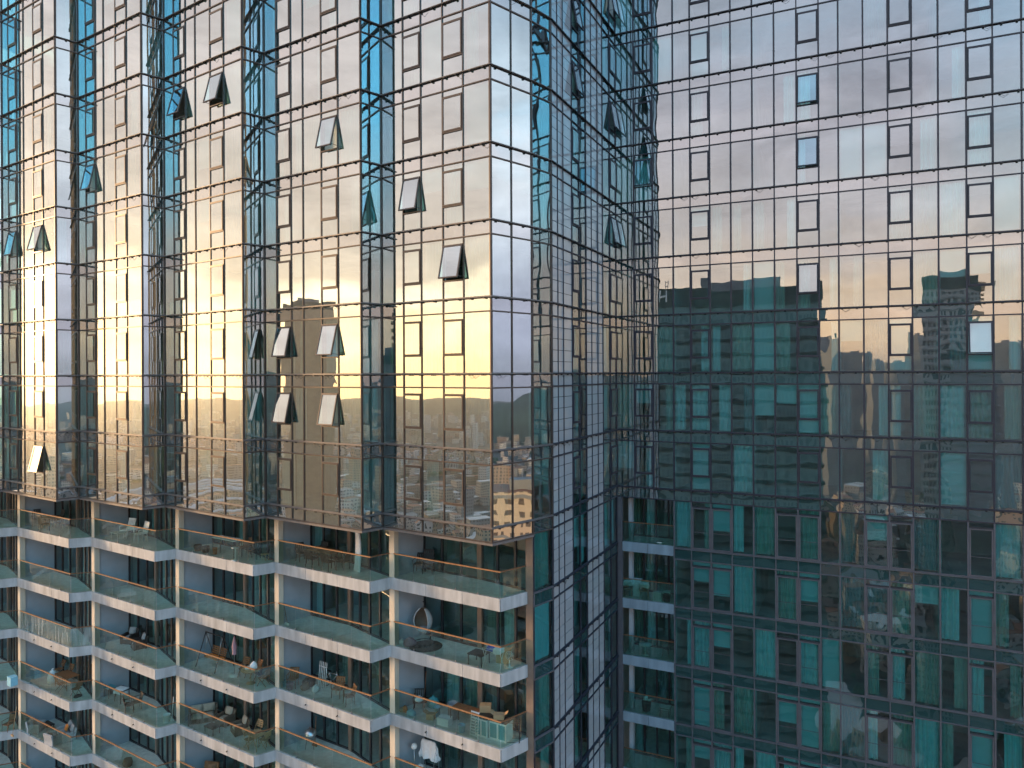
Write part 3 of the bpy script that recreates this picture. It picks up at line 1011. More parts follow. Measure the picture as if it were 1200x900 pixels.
t = put('side_table', 'dark slatted low table by the railing right of the egg chair', 'table', 'F', 1, 561, .5); table(t, .8, .7, .5, 'black', slats=7)
t = put('storage_box', 'open brown cardboard box in the corner beside blue laundry', 'box', 'F', 1, 590, 1.25, .2); carton(t, .55, .4, .6)
t = put('laundry_stand', 'folding laundry stand by the corner of the egg chair balcony', 'laundry stand', 'F', 1, 578, .42, .1)


def rackfn(m):
    for s in (-1, 1):
        m.tube((s * .42, -.22, 0), (s * .42, .22, .9), .012); m.tube((s * .42, .22, 0), (s * .42, -.22, .9), .012)
    for k in range(5): m.tube((-.44, -.22 + .11 * k, .9), (.44, -.22 + .11 * k, .9), .008)


part(t, 'frame', 'white', rackfn)
cloth_on('crumpled blue cloth draped over the laundry stand', 'F', 1, 575.5, .42, .93, .3, .25, .16, 'blue', .2, 5)
cloth_on('white cloth draped over the end of the laundry stand', 'F', 1, 584, .38, .94, .34, .3, .2, 'cloth', .1, 6)
t = put('fan', 'small round white fan on the floor in the corner by the return railing', 'fan', 'F', 1, 597, .95)
part(t, 'base', 'white', lambda m: m.lathe([(.16, 0), (.15, .03), (.03, .05), (.025, .3)], n=14))
part(t, 'grille', 'white', lambda m: [m.path([(q * .2 * cos(2 * pi * k / 18), 0, .48 + q * .2 * sin(2 * pi * k / 18)) for k in range(19)], .01, 5) for q in (1, .66, .33)])
part(t, 'blade', 'grey_fabric', lambda m: [m.box((.09 * cos(a), .02, .48 + .09 * sin(a)), (.16, .01, .07), 0, Matrix.Rotation(-a, 3, 'Y')) for a in (0, 2.1, 4.2)])
# the cluttered balcony
t = put('workbench', 'long orange brown wooden table amid the clutter', 'table', 'F', 2, 547, .95); table(t, 1.5, .7, .78, 'brown_wood', 'black', 6)
for i, (px, v, lab) in enumerate(((568, .8, 'left white crate with teal panels beside the wooden table'), (587, .9, 'larger white crate with teal panels in the balcony corner'))):
    t = put('crate', lab, 'crate', 'F', 2, px, v, .05 * i, 0, 'white panelled crates')
    w = .62 if i == 0 else .85
    part(t, 'body', 'white', lambda m: m.box((0, 0, .4), (w, .6, .8)))
    part(t, 'panel', 'teal', lambda m: [m.box((x, -.301, .4), (w / 2 - .09, .012, .62)) for x in (-w / 4, w / 4)])
    part(t, 'lid', 'black', lambda m: m.box((0, 0, .82), (w + .04, .64, .036)))
t = put('storage_box', 'open cardboard box lying on the larger white crate', 'box', 'F', 2, 585, .9, .4, .842); carton(t, .45, .35, .2)
t = put('frame_stand', 'empty black metal frame by the return railing', 'stand', 'F', 2, 601, 1.0, .5)
part(t, 'frame', 'black', lambda m: [m.path([(-.3, y, 0), (-.3, y, .85), (.3, y, .85), (.3, y, 0), (-.3, y, 0)], .016) for y in (-.2, .2)])
part(t, 'rail', 'black', lambda m: [m.tube((x, -.2, z), (x, .2, z), .016) for x in (-.3, .3) for z in (.016, .85)])
t = put('wire_rack', 'white wire shelf rack leaning behind the railing', 'rack', 'F', 2, 555, .3)
part(t, 'upright', 'white', lambda m: [m.tube((x, 0, 0), (x, .12, 1.1), .014) for x in (-.2, .2)])
part(t, 'shelf', 'white', lambda m: [m.box((0, .012 + z * .11, z), (.4, .1, .02)) for z in (.1, .22, .34, .46, .58, .7, .82, .94, 1.05)])
t = put('storage_box', 'closed pale carton on the floor near the railing', 'box', 'F', 2, 521, .55, .1); carton(t, .6, .4, .34, 'cloth', False)
t = put('bin', 'tall lavender grey laundry bin left of the wooden table', 'bin', 'F', 2, 530.5, 1.2); bucket(t, .25, .72, 'grey_fabric')
t = put('bucket', 'teal bucket under the wooden table edge', 'bucket', 'F', 2, 541, .42); bucket(t, .16, .32, 'sky_blue')
t = put('bucket', 'blue bottle shaped bucket beside a brown carton', 'bucket', 'F', 2, 512.5, .9); bucket(t, .14, .5, 'sky_blue')
t = put('storage_box', 'small brown carton in front of the dark garden chair', 'box', 'F', 2, 505, .62, .3); carton(t, .36, .3, .26)
t = put('garden_chair', 'black garden chair heaped with things at the cluttered balcony', 'chair', 'F', 2, 491, 1.0, .6); armchair_light(t, 'black')
bag('white bag lying on the black garden chair', 'cloth', 'F', 2, 491, .95, .2, .26, 8, .452)
bag('crumpled pale blue bag on the floor by the railing', 'sky_blue', 'F', 2, 482, .4, .22, .3, 9)
bag('small orange bag at the left end of the cluttered balcony', 'orange', 'F', 2, 474.5, .5, .15, .3, 10)
bag('brown paper bag beside the orange bag', 'card', 'F', 2, 471, .42, .12, .24, 11)
bag('dark teal sack against the glass door', 'teal', 'F', 2, 508, 1.6, .3, .55, 12)
pole('brown board leaning beside the partition of the cluttered balcony', 'brown_wood', 'F', 2, 497, 1.75, .06, 1.5, None, 'board', 'board')
t = put('storage_box', 'brown carton standing on the wooden table end', 'box', 'F', 2, 569, 1.15, .5, .0); carton(t, .5, .35, 1.15, flaps=False)
# lowest corner balcony
t = put('laundry_stand', 'tall laundry stand under a white sheet', 'laundry stand', 'F', 3, 503, 1.2)
part(t, 'frame', 'steel', lambda m: [m.path([(-.42, y, 0), (-.42, 0, 1.75), (.42, 0, 1.75), (.42, y, 0)], .014) for y in (-.3, .3)])
cloth_on('big white sheet hung over a tall laundry stand', 'F', 3, 503, 1.2, 1.79, .84, .05, .85, 'cloth', 0, 14, 'sheet', 'sheet')
t = put('storage_box', 'brown carton in front of the white sheet', 'box', 'F', 3, 494, .75, .3); carton(t, .5, .4, .55)
bag('white bag on the brown carton below the sheet', 'cloth', 'F', 3, 492, .75, .2, .25, 15, .56)
t = put('floor_lamp', 'steel garden lamp with a ball head by the partition', 'lamp', 'F', 3, 485.5, .9)
part(t, 'pole', 'steel', lambda m: m.tube((0, 0, 0), (0, 0, 1.3), .018)); part(t, 'base', 'black', lambda m: m.lathe([(.18, 0), (.16, .04), (0, .05)], n=14))
part(t, 'lamp_shade', 'white', lambda m: m.lathe([(0, 1.3), (.12, 1.36), (.15, 1.46), (.1, 1.57), (0, 1.6)], n=12))

# -- E
t = put('dining_table', 'long brown dining table with black chairs on the top balcony', 'table', 'E', 0, 380, 1.1); table(t, 1.9, .8, .75, 'brown_wood', 'black')
for px, v, r, lab in ((354, 1.0, 1.3, 'black dining chair at the left end of the long brown table'), (366, .5, pi, 'black dining chair at the railing side, left of the pair'),
                      (385, .45, pi, 'black dining chair at the railing side, right of the pair'), (376, 1.65, .1, 'black dining chair between brown table and glass door'), (402, .9, -1.4, 'black dining chair at the right end of the long brown table')):
    t = put('dining_chair', lab, 'chair', 'E', 0, px, v, r, 0, 'black dining chairs'); armchair_light(t, 'black')
mb = MB()
for_c = spot('E', 0, 418, 1.0)
mb.grid(lambda a, b: (.62 * (a - .5) * (1 - .6 * b ** 2) + .16 * sin(b * 3), .06 * sin(a * 22 + b), 2.35 * b + .02), 36, 14)
o = mb.build('loose_curtain', 'cloth'); o.location = for_c; o.rotation_euler = (0, 0, TH - .3)
tag(o, 'cream curtain blown out of the open door beside the column', 'curtain')
pole('brown pole leaning in the partition corner of an empty balcony', 'brown_wood', 'E', 1, 337, .4, -.45, 1.1, 'white', 'mop', 'mop')
for px, v, r, lab in ((396, 1.0, .3, 'brown wooden armchair left of its twin by the door'), (409, .7, -.5, 'brown wooden armchair right of its twin by the door'), (343, .55, .5, 'small brown wooden armchair alone behind the left railing end')):
    t = put('wooden_armchair', lab, 'chair', 'E', 2, px, v, r, 0, 'brown wooden armchairs'); armchair_light(t, 'brown_wood')
t = put('laundry_stand', 'white folded laundry stand against the glass door', 'laundry stand', 'E', 2, 379, 1.3)
part(t, 'frame', 'white', lambda m: [m.path([(x, -.12, 0), (x + .03, .0, 1.35)], .016) for x in (-.25, -.12, .0, .12, .25)] + [m.tube((-.27, -.02, 1.1), (.27, -.02, 1.1), .014)])
t = put('bicycle', 'black bicycle parked against the glass door', 'bicycle', 'E', 2, 389, 1.55)
for x in (-.5, .5):
    w = part(t, 'wheel', 'black', lambda m: m.path([(x + .33 * cos(2 * pi * k / 18), 0, .335 + .33 * sin(2 * pi * k / 18)) for k in range(19)], .02, 6))
    part(w, 'spokes', 'steel', lambda m: [m.tube((x, 0, .335), (x + .32 * cos(a), 0, .335 + .32 * sin(a)), .005, 4) for a in [k * pi / 5 for k in range(10)]])
part(t, 'frame', 'steel', lambda m: [m.tube(a, b, .018) for a, b in (((-.5, 0, .335), (-.05, 0, .32)), ((-.05, 0, .32), (-.18, 0, .8)), ((-.5, 0, .335), (-.16, 0, .74)), ((-.16, 0, .74), (.36, 0, .76)), ((-.05, 0, .32), (.36, 0, .72)), ((.5, 0, .335), (.34, 0, .92)))])
part(t, 'saddle', 'black', lambda m: m.box((-.19, 0, .83), (.24, .12, .05))); part(t, 'handlebar', 'black', lambda m: m.tube((.33, -.26, .94), (.33, .26, .94), .016))
bag('dark grey sack beside the partition left of the laundry stand', 'black', 'E', 2, 362, 1.1, .3, .5, 21)
bag('brown bag lying left of the white bag', 'wicker', 'E', 2, 358, .7, .24, .4, 22)
bag('white bag on the floor in front of the laundry stand', 'white', 'E', 2, 370, .8, .2, .36, 23)
t = put('bucket', 'pale teal bucket at the left end of the railing', 'bucket', 'E', 2, 334, .4); bucket(t, .15, .3, 'teal')
t = put('plant_pot', 'mauve plant pot next to the pale teal bucket', 'pot', 'E', 2, 340, .28)
part(t, 'pot', 'mauve', lambda m: m.lathe([(0, 0), (.12, 0), (.17, .28), (.19, .28), (.19, .31), (.15, .3), (0, .27)], n=14))
t = put('barbecue', 'round steel kettle barbecue by the partition', 'barbecue', 'E', 3, 364, 1.1)
part(t, 'bowl', 'steel', lambda m: m.lathe([(0, .5), (.2, .54), (.3, .68), (.31, .75)], n=18)); part(t, 'lid', 'steel', lambda m: m.lathe([(.315, .755), (.28, .9), (.15, 1.0), (0, 1.03)], n=18))
part(t, 'lid_handle', 'brown_wood', lambda m: m.path([(-.06, 0, 1.02), (-.06, 0, 1.09), (.06, 0, 1.09), (.06, 0, 1.02)], .012))
legs(t, [(.17, 0), (-.09, .15), (-.09, -.15)], .58, .016, 'black', .5)
pole('brown broom standing behind the steel barbecue', 'brown_wood', 'E', 3, 369, 1.4, .0, 1.5)

# -- D
t = put('long_table', 'narrow white table top along the railing on the top balcony', 'table', 'D', 0, 266, .62); table(t, 1.9, .55, .95, 'white', 'black')
t = put('bar_stool', 'white topped bar stool below the narrow white table', 'stool', 'D', 0, 276, .3); round_table(t, .2, .68, 'white')
for px, lab in ((232, 'dark round planter left of its neighbour under the railing'), (241, 'dark round planter nearer the white table')):
    t = put('planter', lab, 'planter', 'D', 0, px, .5, 0, 0, 'dark round planters')
    part(t, 'pot', 'black', lambda m: m.lathe([(0, 0), (.15, 0), (.22, .2), (.2, .34), (.17, .34), (0, .3)], n=14))
t = put('bucket', 'orange bucket under the narrow white table', 'bucket', 'D', 0, 252, .5); bucket(t, .13, .36, 'orange')
for px, v, r, lab in ((287, 1.3, -.2, 'black chair behind the right end of the narrow white table'), (298, 1.0, .5, 'black chair in front of the slanted glazing on the top balcony')):
    t = put('garden_chair', lab, 'chair', 'D', 0, px, v, r); armchair_light(t, 'black')
t = put('stool', 'small pale wooden stool in the return corner', 'stool', 'D', 0, 311, 1.15); table(t, .36, .3, .34, 'pale_wood')
t = put('swing_bench', 'black framed garden swing with orange brown bench', 'swing', 'D', 2, 252, 1.1)
for s in (-1, 1):
    part(t, 'side_frame', 'black', lambda m: m.path([(s * .85, -.6, 0), (s * .8, 0, 1.75), (s * .85, .6, 0)], .026))
part(t, 'top_bar', 'black', lambda m: m.tube((-.82, 0, 1.75), (.82, 0, 1.75), .026))
part(t, 'seat', 'orange', lambda m: [m.box((0, -.22 + .1 * k, .52), (1.25, .085, .04)) for k in range(5)])
part(t, 'backrest', 'brown_wood', lambda m: [m.box((0, .26 + .03 * k, .62 + .1 * k), (1.25, .02, .08)) for k in range(4)])
part(t, 'hanger', 'steel', lambda m: [m.tube((s * .62, y, .54), (s * .62, 0, 1.74), .01) for s in (-1, 1) for y in (-.22, .24)])
t = put('parasol', 'closed mauve patterned parasol in a white base', 'parasol', 'D', 2, 275, .9)
part(t, 'pole', 'steel', lambda m: m.tube((0, 0, .05), (0, 0, 2.1), .02)); part(t, 'base', 'white', lambda m: m.lathe([(0, .1), (.1, .11), (.26, .06), (.27, 0)], n=16))
part(t, 'canopy', 'mauve', lambda m: m.lathe([(.13, 1.15), (.1, 1.3), (.14, 1.55), (.07, 1.9), (.02, 2.1)], n=9))
t = put('round_table', 'round pale wooden table laden with white things', 'table', 'D', 2, 294, .75); round_table(t, .5, .74, 'pale_wood')
bag('tall white paper bag on the round table', 'cloth', 'D', 2, 297.5, .8, .17, .42, 31, .745)
bag('small white bag beside the tall one on the round table', 'white', 'D', 2, 291, .65, .14, .16, 32, .745)
for px, v, r, lab in ((286, 1.15, .35, 'brown folding chair behind the round table'), (309, .95, -1.3, 'brown folding chair right of the round table'), (300, 1.3, -.1, 'brown folding chair close to the slanted glazing')):
    t = put('folding_chair', lab, 'chair', 'D', 2, px, v, r, 0, 'folding chairs round the round table'); folding_chair(t, 'brown_wood')
t = put('sofa', 'brown wicker sofa with taupe cushions along the partition', 'sofa', 'D', 3, 238, .98, .95); soft_seat(t, 1.5, 'wicker', 'beige_fabric', 2)
for px, v, r, lab in ((264, 1.45, .1, 'brown wicker armchair facing the railing, beside the sofa'), (281, 1.25, -.35, 'brown wicker armchair turned towards the sofa')):
    t = put('lounge_chair', lab, 'armchair', 'D', 3, px, v, r, 0, 'brown wicker lounge chairs'); soft_seat(t, .8, 'wicker', 'beige_fabric', 1)
t = put('coffee_table', 'low brown wicker coffee table before the sofa', 'table', 'D', 3, 249, .45); table(t, .8, .5, .38, 'wicker')
t = put('garden_table', 'square wooden table with three folding chairs around it', 'table', 'D', 3, 302, .72); table(t, .7, .7, .74, 'pale_wood', None, 7)
for px, v, r, lab in ((301, 1.3, .1, 'pale folding chair behind the square wooden table'), (292.5, .55, 1.5, 'pale folding chair left of the square wooden table'), (310.5, 1.0, -1.5, 'pale folding chair right of the square wooden table')):
    t = put('folding_chair', lab, 'chair', 'D', 3, px, v, r, 0, 'folding chairs round the square table'); folding_chair(t, 'pale_wood')
t = put('wooden_armchair', 'broad brown wooden armchair on the lowest balcony', 'chair', 'D', 4, 244, 1.0, .4); soft_seat(t, .85, 'brown_wood', 'brown_wood', 1, .85)
t = put('coffee_table', 'brown slatted low table beside the broad wooden armchair', 'table', 'D', 4, 262, .9); table(t, 1.0, .6, .5, 'brown_wood', None, 6)

# -- C
for px, v, r, lab in ((149, 1.05, .15, 'white plastic chair left of its twin near the partition'), (165, .95, -.1, 'white plastic chair right of its twin before the glass door')):
    t = put('plastic_chair', lab, 'chair', 'C', 0, px, v, r, 0, 'white plastic chairs'); armchair_light(t, 'white', h=.95); t.scale = (1.2, 1.2, 1.15)
t = put('low_table', 'low white table in front of two white plastic chairs', 'table', 'C', 0, 138, .5); table(t, .8, .45, .46, 'white')
for px, v, r, lab in ((152, 1.5, .4, 'black lounge chair nearer the partition under the plain balcony'), (163, 1.3, -.3, 'black lounge chair nearer the sliding door under the plain balcony')):
    t = put('lounge_chair', lab, 'chair', 'C', 2, px, v, r); soft_seat(t, .7, 'black', 'grey_fabric', 1)
t = put('garden_table', 'table under a bunched white cloth', 'table', 'C', 3, 143, .85); table(t, .8, .6, .74, 'black')
cloth_on('bunched white cloth thrown over a table', 'C', 3, 143, .85, .77, .7, .45, .28, 'cloth', .2, 41)
t = put('side_table', 'small glass topped table left of the white cloth', 'table', 'C', 3, 129, .8); table(t, .6, .5, .6, 'teal', 'black')
for px, v, r, lab in ((160, .75, -.3, 'black wicker chair right of the white clothed table'), (152, .35, 2.6, 'black wicker chair between the clothed table and railing')):
    t = put('garden_chair', lab, 'chair', 'C', 3, px, v, r); armchair_light(t, 'wicker')
t = put('bucket', 'white bucket in the return corner beside a white mop', 'bucket', 'C', 3, 195.5, .8); bucket(t, .2, .42, 'white')
pole('white mop leaning at the column beside the white bucket', 'white', 'C', 3, 201.5, 1.05, .03, 1.3, 'white', 'mop', 'mop')
t = put('planter', 'grey barrel planter alone at the railing of a lower balcony', 'planter', 'C', 4, 150, .4)
part(t, 'pot', 'wicker', lambda m: m.lathe([(0, 0), (.2, 0), (.27, .2), (.22, .42), (.18, .42), (0, .38)], n=16))

# -- B and A
t = put('garden_table', 'dark table on the leftmost whole balcony of the top row', 'table', 'B', 0, 60, 1.0); table(t, 1.2, .8, .74, 'black')
for px, v, r, lab in ((43, .9, 1.2, 'black high backed chair left of the dark table'), (52, .45, pi, 'black chair in front of the dark table'), (68, 1.55, 0, 'black chair behind the dark table')):
    t = put('garden_chair', lab, 'chair', 'B', 0, px, v, r, 0, 'black chairs at the dark table'); armchair_light(t, 'black', h=1.0)
t = put('garden_table', 'brown slatted table set with upturned chairs', 'table', 'B', 3, 79, 1.15); table(t, 1.5, .8, .76, 'brown_wood', None, 8)
for px, v, r, lab in ((72, .65, pi, 'brown slatted chair at the near side of the slatted table'), (70, 1.7, .0, 'brown slatted chair at the far side, left'), (80, 1.65, .1, 'brown slatted chair at the far side, right'), (90, .8, -1.4, 'brown slatted chair at the right end of the slatted table')):
    t = put('folding_chair', lab, 'chair', 'B', 3, px, v, r, 0, 'chairs at the slatted table'); folding_chair(t, 'brown_wood')
bag('lumpy white bag at the left end of the slatted table', 'cloth', 'B', 3, 62, .85, .25, .95, 51)
bag('dark teal bowl shaped bag by the return railing', 'black', 'B', 3, 91.5, .75, .2, .18, 52)
t = put('sofa', 'grey wicker sofa with an orange pillow', 'sofa', 'B', 4, 78, 1.15, -.25); soft_seat(t, 1.5, 'grey_wicker', 'grey_fabric', 2)
mb = MB(); mb.grid(lambda a, b: (.4 * (a - .5), .1 * b - .12 * (max(0, 1 - abs(2 * a - 1) ** 3) * max(0, 1 - abs(2 * b - 1) ** 3)) ** .5, .36 * b), 8, 8)
mb.grid(lambda a, b: (.4 * (a - .5), .1 * b + .03 * (max(0, 1 - abs(2 * a - 1) ** 3) * max(0, 1 - abs(2 * b - 1) ** 3)) ** .5, .36 * b), 8, 8)
o = mb.build('pillow', 'orange'); o.location = spot('B', 4, 78, 1.13, .45); o.rotation_euler = (0, 0, TH - .25); tag(o, 'orange pillow on the grey wicker sofa', 'pillow')
for px, v, r, lab in ((43, .55, 2.2, 'pale wicker armchair at the left railing end, back turned'), (64, .4, 3.3, 'pale wicker armchair with its back to the railing before the sofa')):
    t = put('lounge_chair', lab, 'armchair', 'B', 4, px, v, r, 0, 'pale wicker armchairs'); soft_seat(t, .75, 'grey_wicker', 'beige_fabric', 1)
t = put('coffee_table', 'dark low table between armchairs and grey sofa', 'table', 'B', 4, 56, 1.0); table(t, .9, .5, .4, 'black')
t = put('storage_box', 'pale blue box behind the railing at the left picture edge', 'box', 'A', 3, 15, .5); carton(t, .5, .4, .55, 'sky_blue', False)
t = put('wooden_armchair', 'brown wooden armchair beside a leaning pole at the left picture edge', 'chair', 'A', 4, 10, .7, .3); armchair_light(t, 'brown_wood')
pole('long pale pole leaning beside the wooden armchair', 'pale_wood', 'A', 4, 15, .5, .35, 1.9, None, 'broom', 'broom')

# -- recessed balconies of the flat wing
t = put('bowl', 'shallow pale dish on the floor of the top recessed balcony', 'bowl', 'R', 0, 774, .35)
part(t, 'dish', 'white', lambda m: m.lathe([(0, .02), (.14, .02), (.3, .14), (.3, .16), (.13, .05), (0, .05)], n=16)); tag(t)
for i, (px, lab, cl) in enumerate(((736, 'wooden chair under a white cloth at the corner post', 'white cloth hung over the chair by the corner post'), (755, 'wooden chair under a white cloth in mid balcony', 'white cloth hung over the chair in mid balcony'))):
    t = put('garden_chair', lab, 'chair', 'R', 1, px, .6, .2, 0, 'cloth covered chairs'); armchair_light(t, 'pale_wood')
    cloth_on(cl, 'R', 1, px, .45, .9, .5, .3, .24, 'cloth', .2, 60 + i)
t = put('storage_box', 'pale cream box between the cloth covered chairs', 'box', 'R', 1, 747, .9); carton(t, .5, .35, .95, 'cloth', False)
t = put('storage_box', 'white folded pile standing right of the covered chairs', 'box', 'R', 1, 771, .45); carton(t, .48, .35, .5, 'cloth', False)
t = put('bin', 'dark bin topped with a white cloth at the right end', 'bin', 'R', 1, 781.5, .5); bucket(t, .24, .55, 'black')
cloth_on('small white cloth over the dark bin', 'R', 1, 781.5, .5, .57, .4, .36, .1, 'cloth', 0, 66)
t = put('round_table', 'round white table alone on a recessed balcony', 'table', 'R', 2, 756, .6); round_table(t, .38, .6, 'white')
t = put('garden_chair', 'black chair at the right end behind the round white table', 'chair', 'R', 2, 783, .9, -.5); armchair_light(t, 'black')
t = put('planter', 'dark planter of white flowers on a recessed balcony', 'planter', 'R', 3, 757, .7)
part(t, 'pot', 'black', lambda m: m.lathe([(0, 0), (.2, 0), (.28, .5), (.24, .5), (0, .45)], n=14))
part(t, 'flowers', 'white', lambda m: [m.lathe([(0, 0), (.08, .03), (.1, .1), (0, .13)], (.2 * cos(k * 2.4) * (k % 3) / 2, .2 * sin(k * 2.4) * (k % 3) / 2, .55 + .05 * (k % 4)), 7) for k in range(9)])
t = put('side_table', 'small table under a pale cloth at the right end', 'table', 'R', 3, 779, .5); table(t, .6, .5, .5, 'black')
cloth_on('pale cloth spread on the small table', 'R', 3, 779, .5, .525, .55, .45, .12, 'cloth', 0, 70)

# ------------------------------------------------------------------ the city the glass mirrors
GZ = -150.0


def mirrored(wall, px, dist):             # plan point seen at distance dist by reflection in a wall through photo column px
    n = wall.n
    c = n * (2 * wall.a.dot(n))
    d = Vector(((px - 600) / FPX, 1.0)).normalized()
    r = d - n * (2 * d.dot(n))
    q = c + r * dist
    return q.x, q.y


def city_mat(name, cols, pane_col=(0.03, 0.045, 0.05), sz=3.3, st=2.7):
    m, N, L = new_mat(name)
    out = N.new('ShaderNodeOutputMaterial'); b = N.new('ShaderNodeBsdfPrincipled')
    b.inputs['Roughness'].default_value = 0.7
    geo = N.new('ShaderNodeNewGeometry')
    ramp = N.new('ShaderNodeValToRGB'); ramp.color_ramp.interpolation = 'CONSTANT'
    els = ramp.color_ramp.elements
    while len(els) > max(1, len(cols)):
        els.remove(els[-1])
    while len(els) < len(cols):
        els.new(0.5)
    for i, c in enumerate(cols):
        els[i].position = i / len(cols); els[i].color = (*c, 1)
    L.new(geo.outputs['Random Per Island'], ramp.inputs[0])
    sep = N.new('ShaderNodeSeparateXYZ'); L.new(geo.outputs['Position'], sep.inputs[0])
    sn = N.new('ShaderNodeSeparateXYZ'); L.new(geo.outputs['Normal'], sn.inputs[0])

    def math(op, a, bb=None):
        k = N.new('ShaderNodeMath'); k.operation = op
        for i, v in enumerate((a, bb)):
            if v is None: continue
            if isinstance(v, (int, float)): k.inputs[i].default_value = v
            else: L.new(v, k.inputs[i])
        return k.outputs[0]
    zf = math('FRACT', math('DIVIDE', sep.outputs['Z'], sz))
    wz = math('MULTIPLY', math('GREATER_THAN', zf, 0.35), math('LESS_THAN', zf, 0.8))
    # along-wall coordinate: position dotted with the wall's own tangent
    t = math('SUBTRACT', math('MULTIPLY', sep.outputs['X'], sn.outputs['Y']), math('MULTIPLY', sep.outputs['Y'], sn.outputs['X']))
    tf = math('FRACT', math('DIVIDE', t, st))
    wt = math('MULTIPLY', math('GREATER_THAN', tf, 0.25), math('LESS_THAN', tf, 0.75))
    wall = math('LESS_THAN', math('ABSOLUTE', sn.outputs['Z']), 0.4)
    wm = math('MULTIPLY', math('MULTIPLY', wz, wt), wall)
    mix = N.new('ShaderNodeMix'); mix.data_type = 'RGBA'
    L.new(wm, mix.inputs['Factor']); L.new(ramp.outputs[0], mix.inputs['A'])
    mix.inputs['B'].default_value = (*pane_col, 1)
    roof = N.new('ShaderNodeMix'); roof.data_type = 'RGBA'
    r2 = N.new('ShaderNodeValToRGB'); r2.color_ramp.interpolation = 'CONSTANT'
    e2 = r2.color_ramp.elements
    e2[0].color = (0.3, 0.13, 0.08, 1); e2[1].position = 0.4; e2[1].color = (0.3, 0.28, 0.26, 1)
    n = e2.new(0.7); n.color = (0.68, 0.66, 0.64, 1)
    n = e2.new(0.88); n.color = (0.22, 0.09, 0.06, 1)
    rr = math('FRACT', math('MULTIPLY', geo.outputs['Random Per Island'], 7.31))
    L.new(rr, r2.inputs[0])
    L.new(math('GREATER_THAN', sn.outputs['Z'], 0.4), roof.inputs['Factor'])
    L.new(mix.outputs['Result'], roof.inputs['A']); L.new(r2.outputs[0], roof.inputs['B'])
    L.new(roof.outputs['Result'], b.inputs['Base Color'])
    L.new(b.outputs[0], out.inputs[0])
    return m


M['city'] = city_mat('city_walls', [(0.5, 0.44, 0.38), (0.7, 0.66, 0.6), (0.35, 0.25, 0.19), (0.5, 0.42, 0.33), (0.3, 0.3, 0.3), (0.6, 0.58, 0.55), (0.4, 0.3, 0.2)])
M['ground'] = plain('city_ground', (0.11, 0.1, 0.085), 0.95, 0, 0.5, 0.02)
M['hill'] = plain('wooded_hillside', (0.05, 0.075, 0.045), 0.95, 0, 0.4, 0.01)
M['road'] = plain('asphalt', (0.06, 0.06, 0.065), 0.9)
M['plaza'] = plain('pale_paving', (0.68, 0.63, 0.6), 0.85, 0, 0.1, .05)
M['leaf'] = plain('tree_leaf', (0.05, 0.09, 0.035), 0.8, 0, 0.4, .3)
M['bark'] = plain('tree_bark', (0.1, 0.07, 0.05), 0.9)
M['twr_glass'] = plain('dark_tower_glass', (0.03, 0.1, 0.1), 0.12, 0.0, 0.6, 0.12, 0, 1.0)
M['hotel_glass'] = city_mat('curtained_hotel_glass', [(0.13, 0.22, 0.225)], (0.07, 0.15, 0.155), 3.5, 1.3)
M['slim_wall'] = city_mat('slim_tower_wall', [(0.3, 0.32, 0.33)], (0.04, 0.08, 0.09), 3.4, 1.7)
M['flat_wall'] = city_mat('apartment_wall', [(0.5, 0.42, 0.33)], (0.1, 0.08, 0.07), 2.6, 2.3)
M['tan_wall'] = city_mat('tan_tower_wall', [(0.5, 0.34, 0.2)], (0.14, 0.09, 0.06), 3.3, 2.4)
M['twr_band'] = plain('tower_floor_band', (0.16, 0.19, 0.2), 0.5)
M['twr_dark'] = plain('tower_crown_cladding', (0.02, 0.05, 0.05), 0.5)
M['twr_tan'] = plain('tan_tower_stone', (0.5, 0.34, 0.2), 0.7, 0, 0.1, .3)
M['twr_grey'] = plain('grey_tower_concrete', (0.2, 0.22, 0.24), 0.7, 0, 0.1, .3)
M['sign'] = plain('white_sign_letter', (0.75, 0.8, 0.8), 0.5)

mb = MB()
S = 3790
mb.face([(-S, -S, GZ), (S, -S, GZ), (S, S, GZ), (-S, S, GZ)])
tag(mb.build('ground', 'ground'), kind='structure')

towers = []


def tower(label, x, y, w, d, top, body='twr_glass', band='twr_band', step=3.5, rz=0.0, crown=0.0, mast=0, proud=0.5, name='city_tower', fins=0, band_h=0.8):
    t = thing(name, label, 'tower', (x, y, GZ), rz, 'towers mirrored in the glass')
    towers.append((x, y, max(w, d) * .75))
    h = top - GZ
    mb = MB(); mb.box((0, 0, (h - crown) / 2), (w, d, h - crown)); mb.build('body', body, t)
    mb = MB()
    z = step
    while z < h - crown - 1:
        mb.box((0, 0, z), (w + proud * 2, d + proud * 2, band_h)); z += step
    if fins:
        for i in range(fins + 1):
            xx = -w / 2 + w * i / fins
            mb.box((xx, 0, (h - crown) / 2), (0.5, d + proud, h - crown - 1))
    mb.build('floor_band', band, t)
    if crown:
        mb = MB(); mb.box((0, 0, h - crown / 2), (w + 0.6, d + 0.6, crown)); mb.build('crown', 'twr_dark', t)
    mb = MB(); mb.box((w * .12, 0, h + 1.4), (w * .4, d * .4, 2.8)); mb.build('roof_plant', 'twr_grey', t)
    for i in range(mast):
        mb = MB()
        xx = -w * .3 + w * .55 * i / max(1, mast - 1)
        mb.tube((xx, -d * .3, h), (xx, -d * .3, h + 4.2), 0.12, 6); mb.tube((xx + .8, -d * .3, h), (xx + .8, -d * .3, h + 4.2), 0.12, 6)
        for q in range(5):
            mb.tube((xx, -d * .3, h + .6 + q * .8), (xx + .8, -d * .3, h + .6 + q * .8), 0.08, 5)
        mb.build('mast', 'twr_grey', t)
    return t


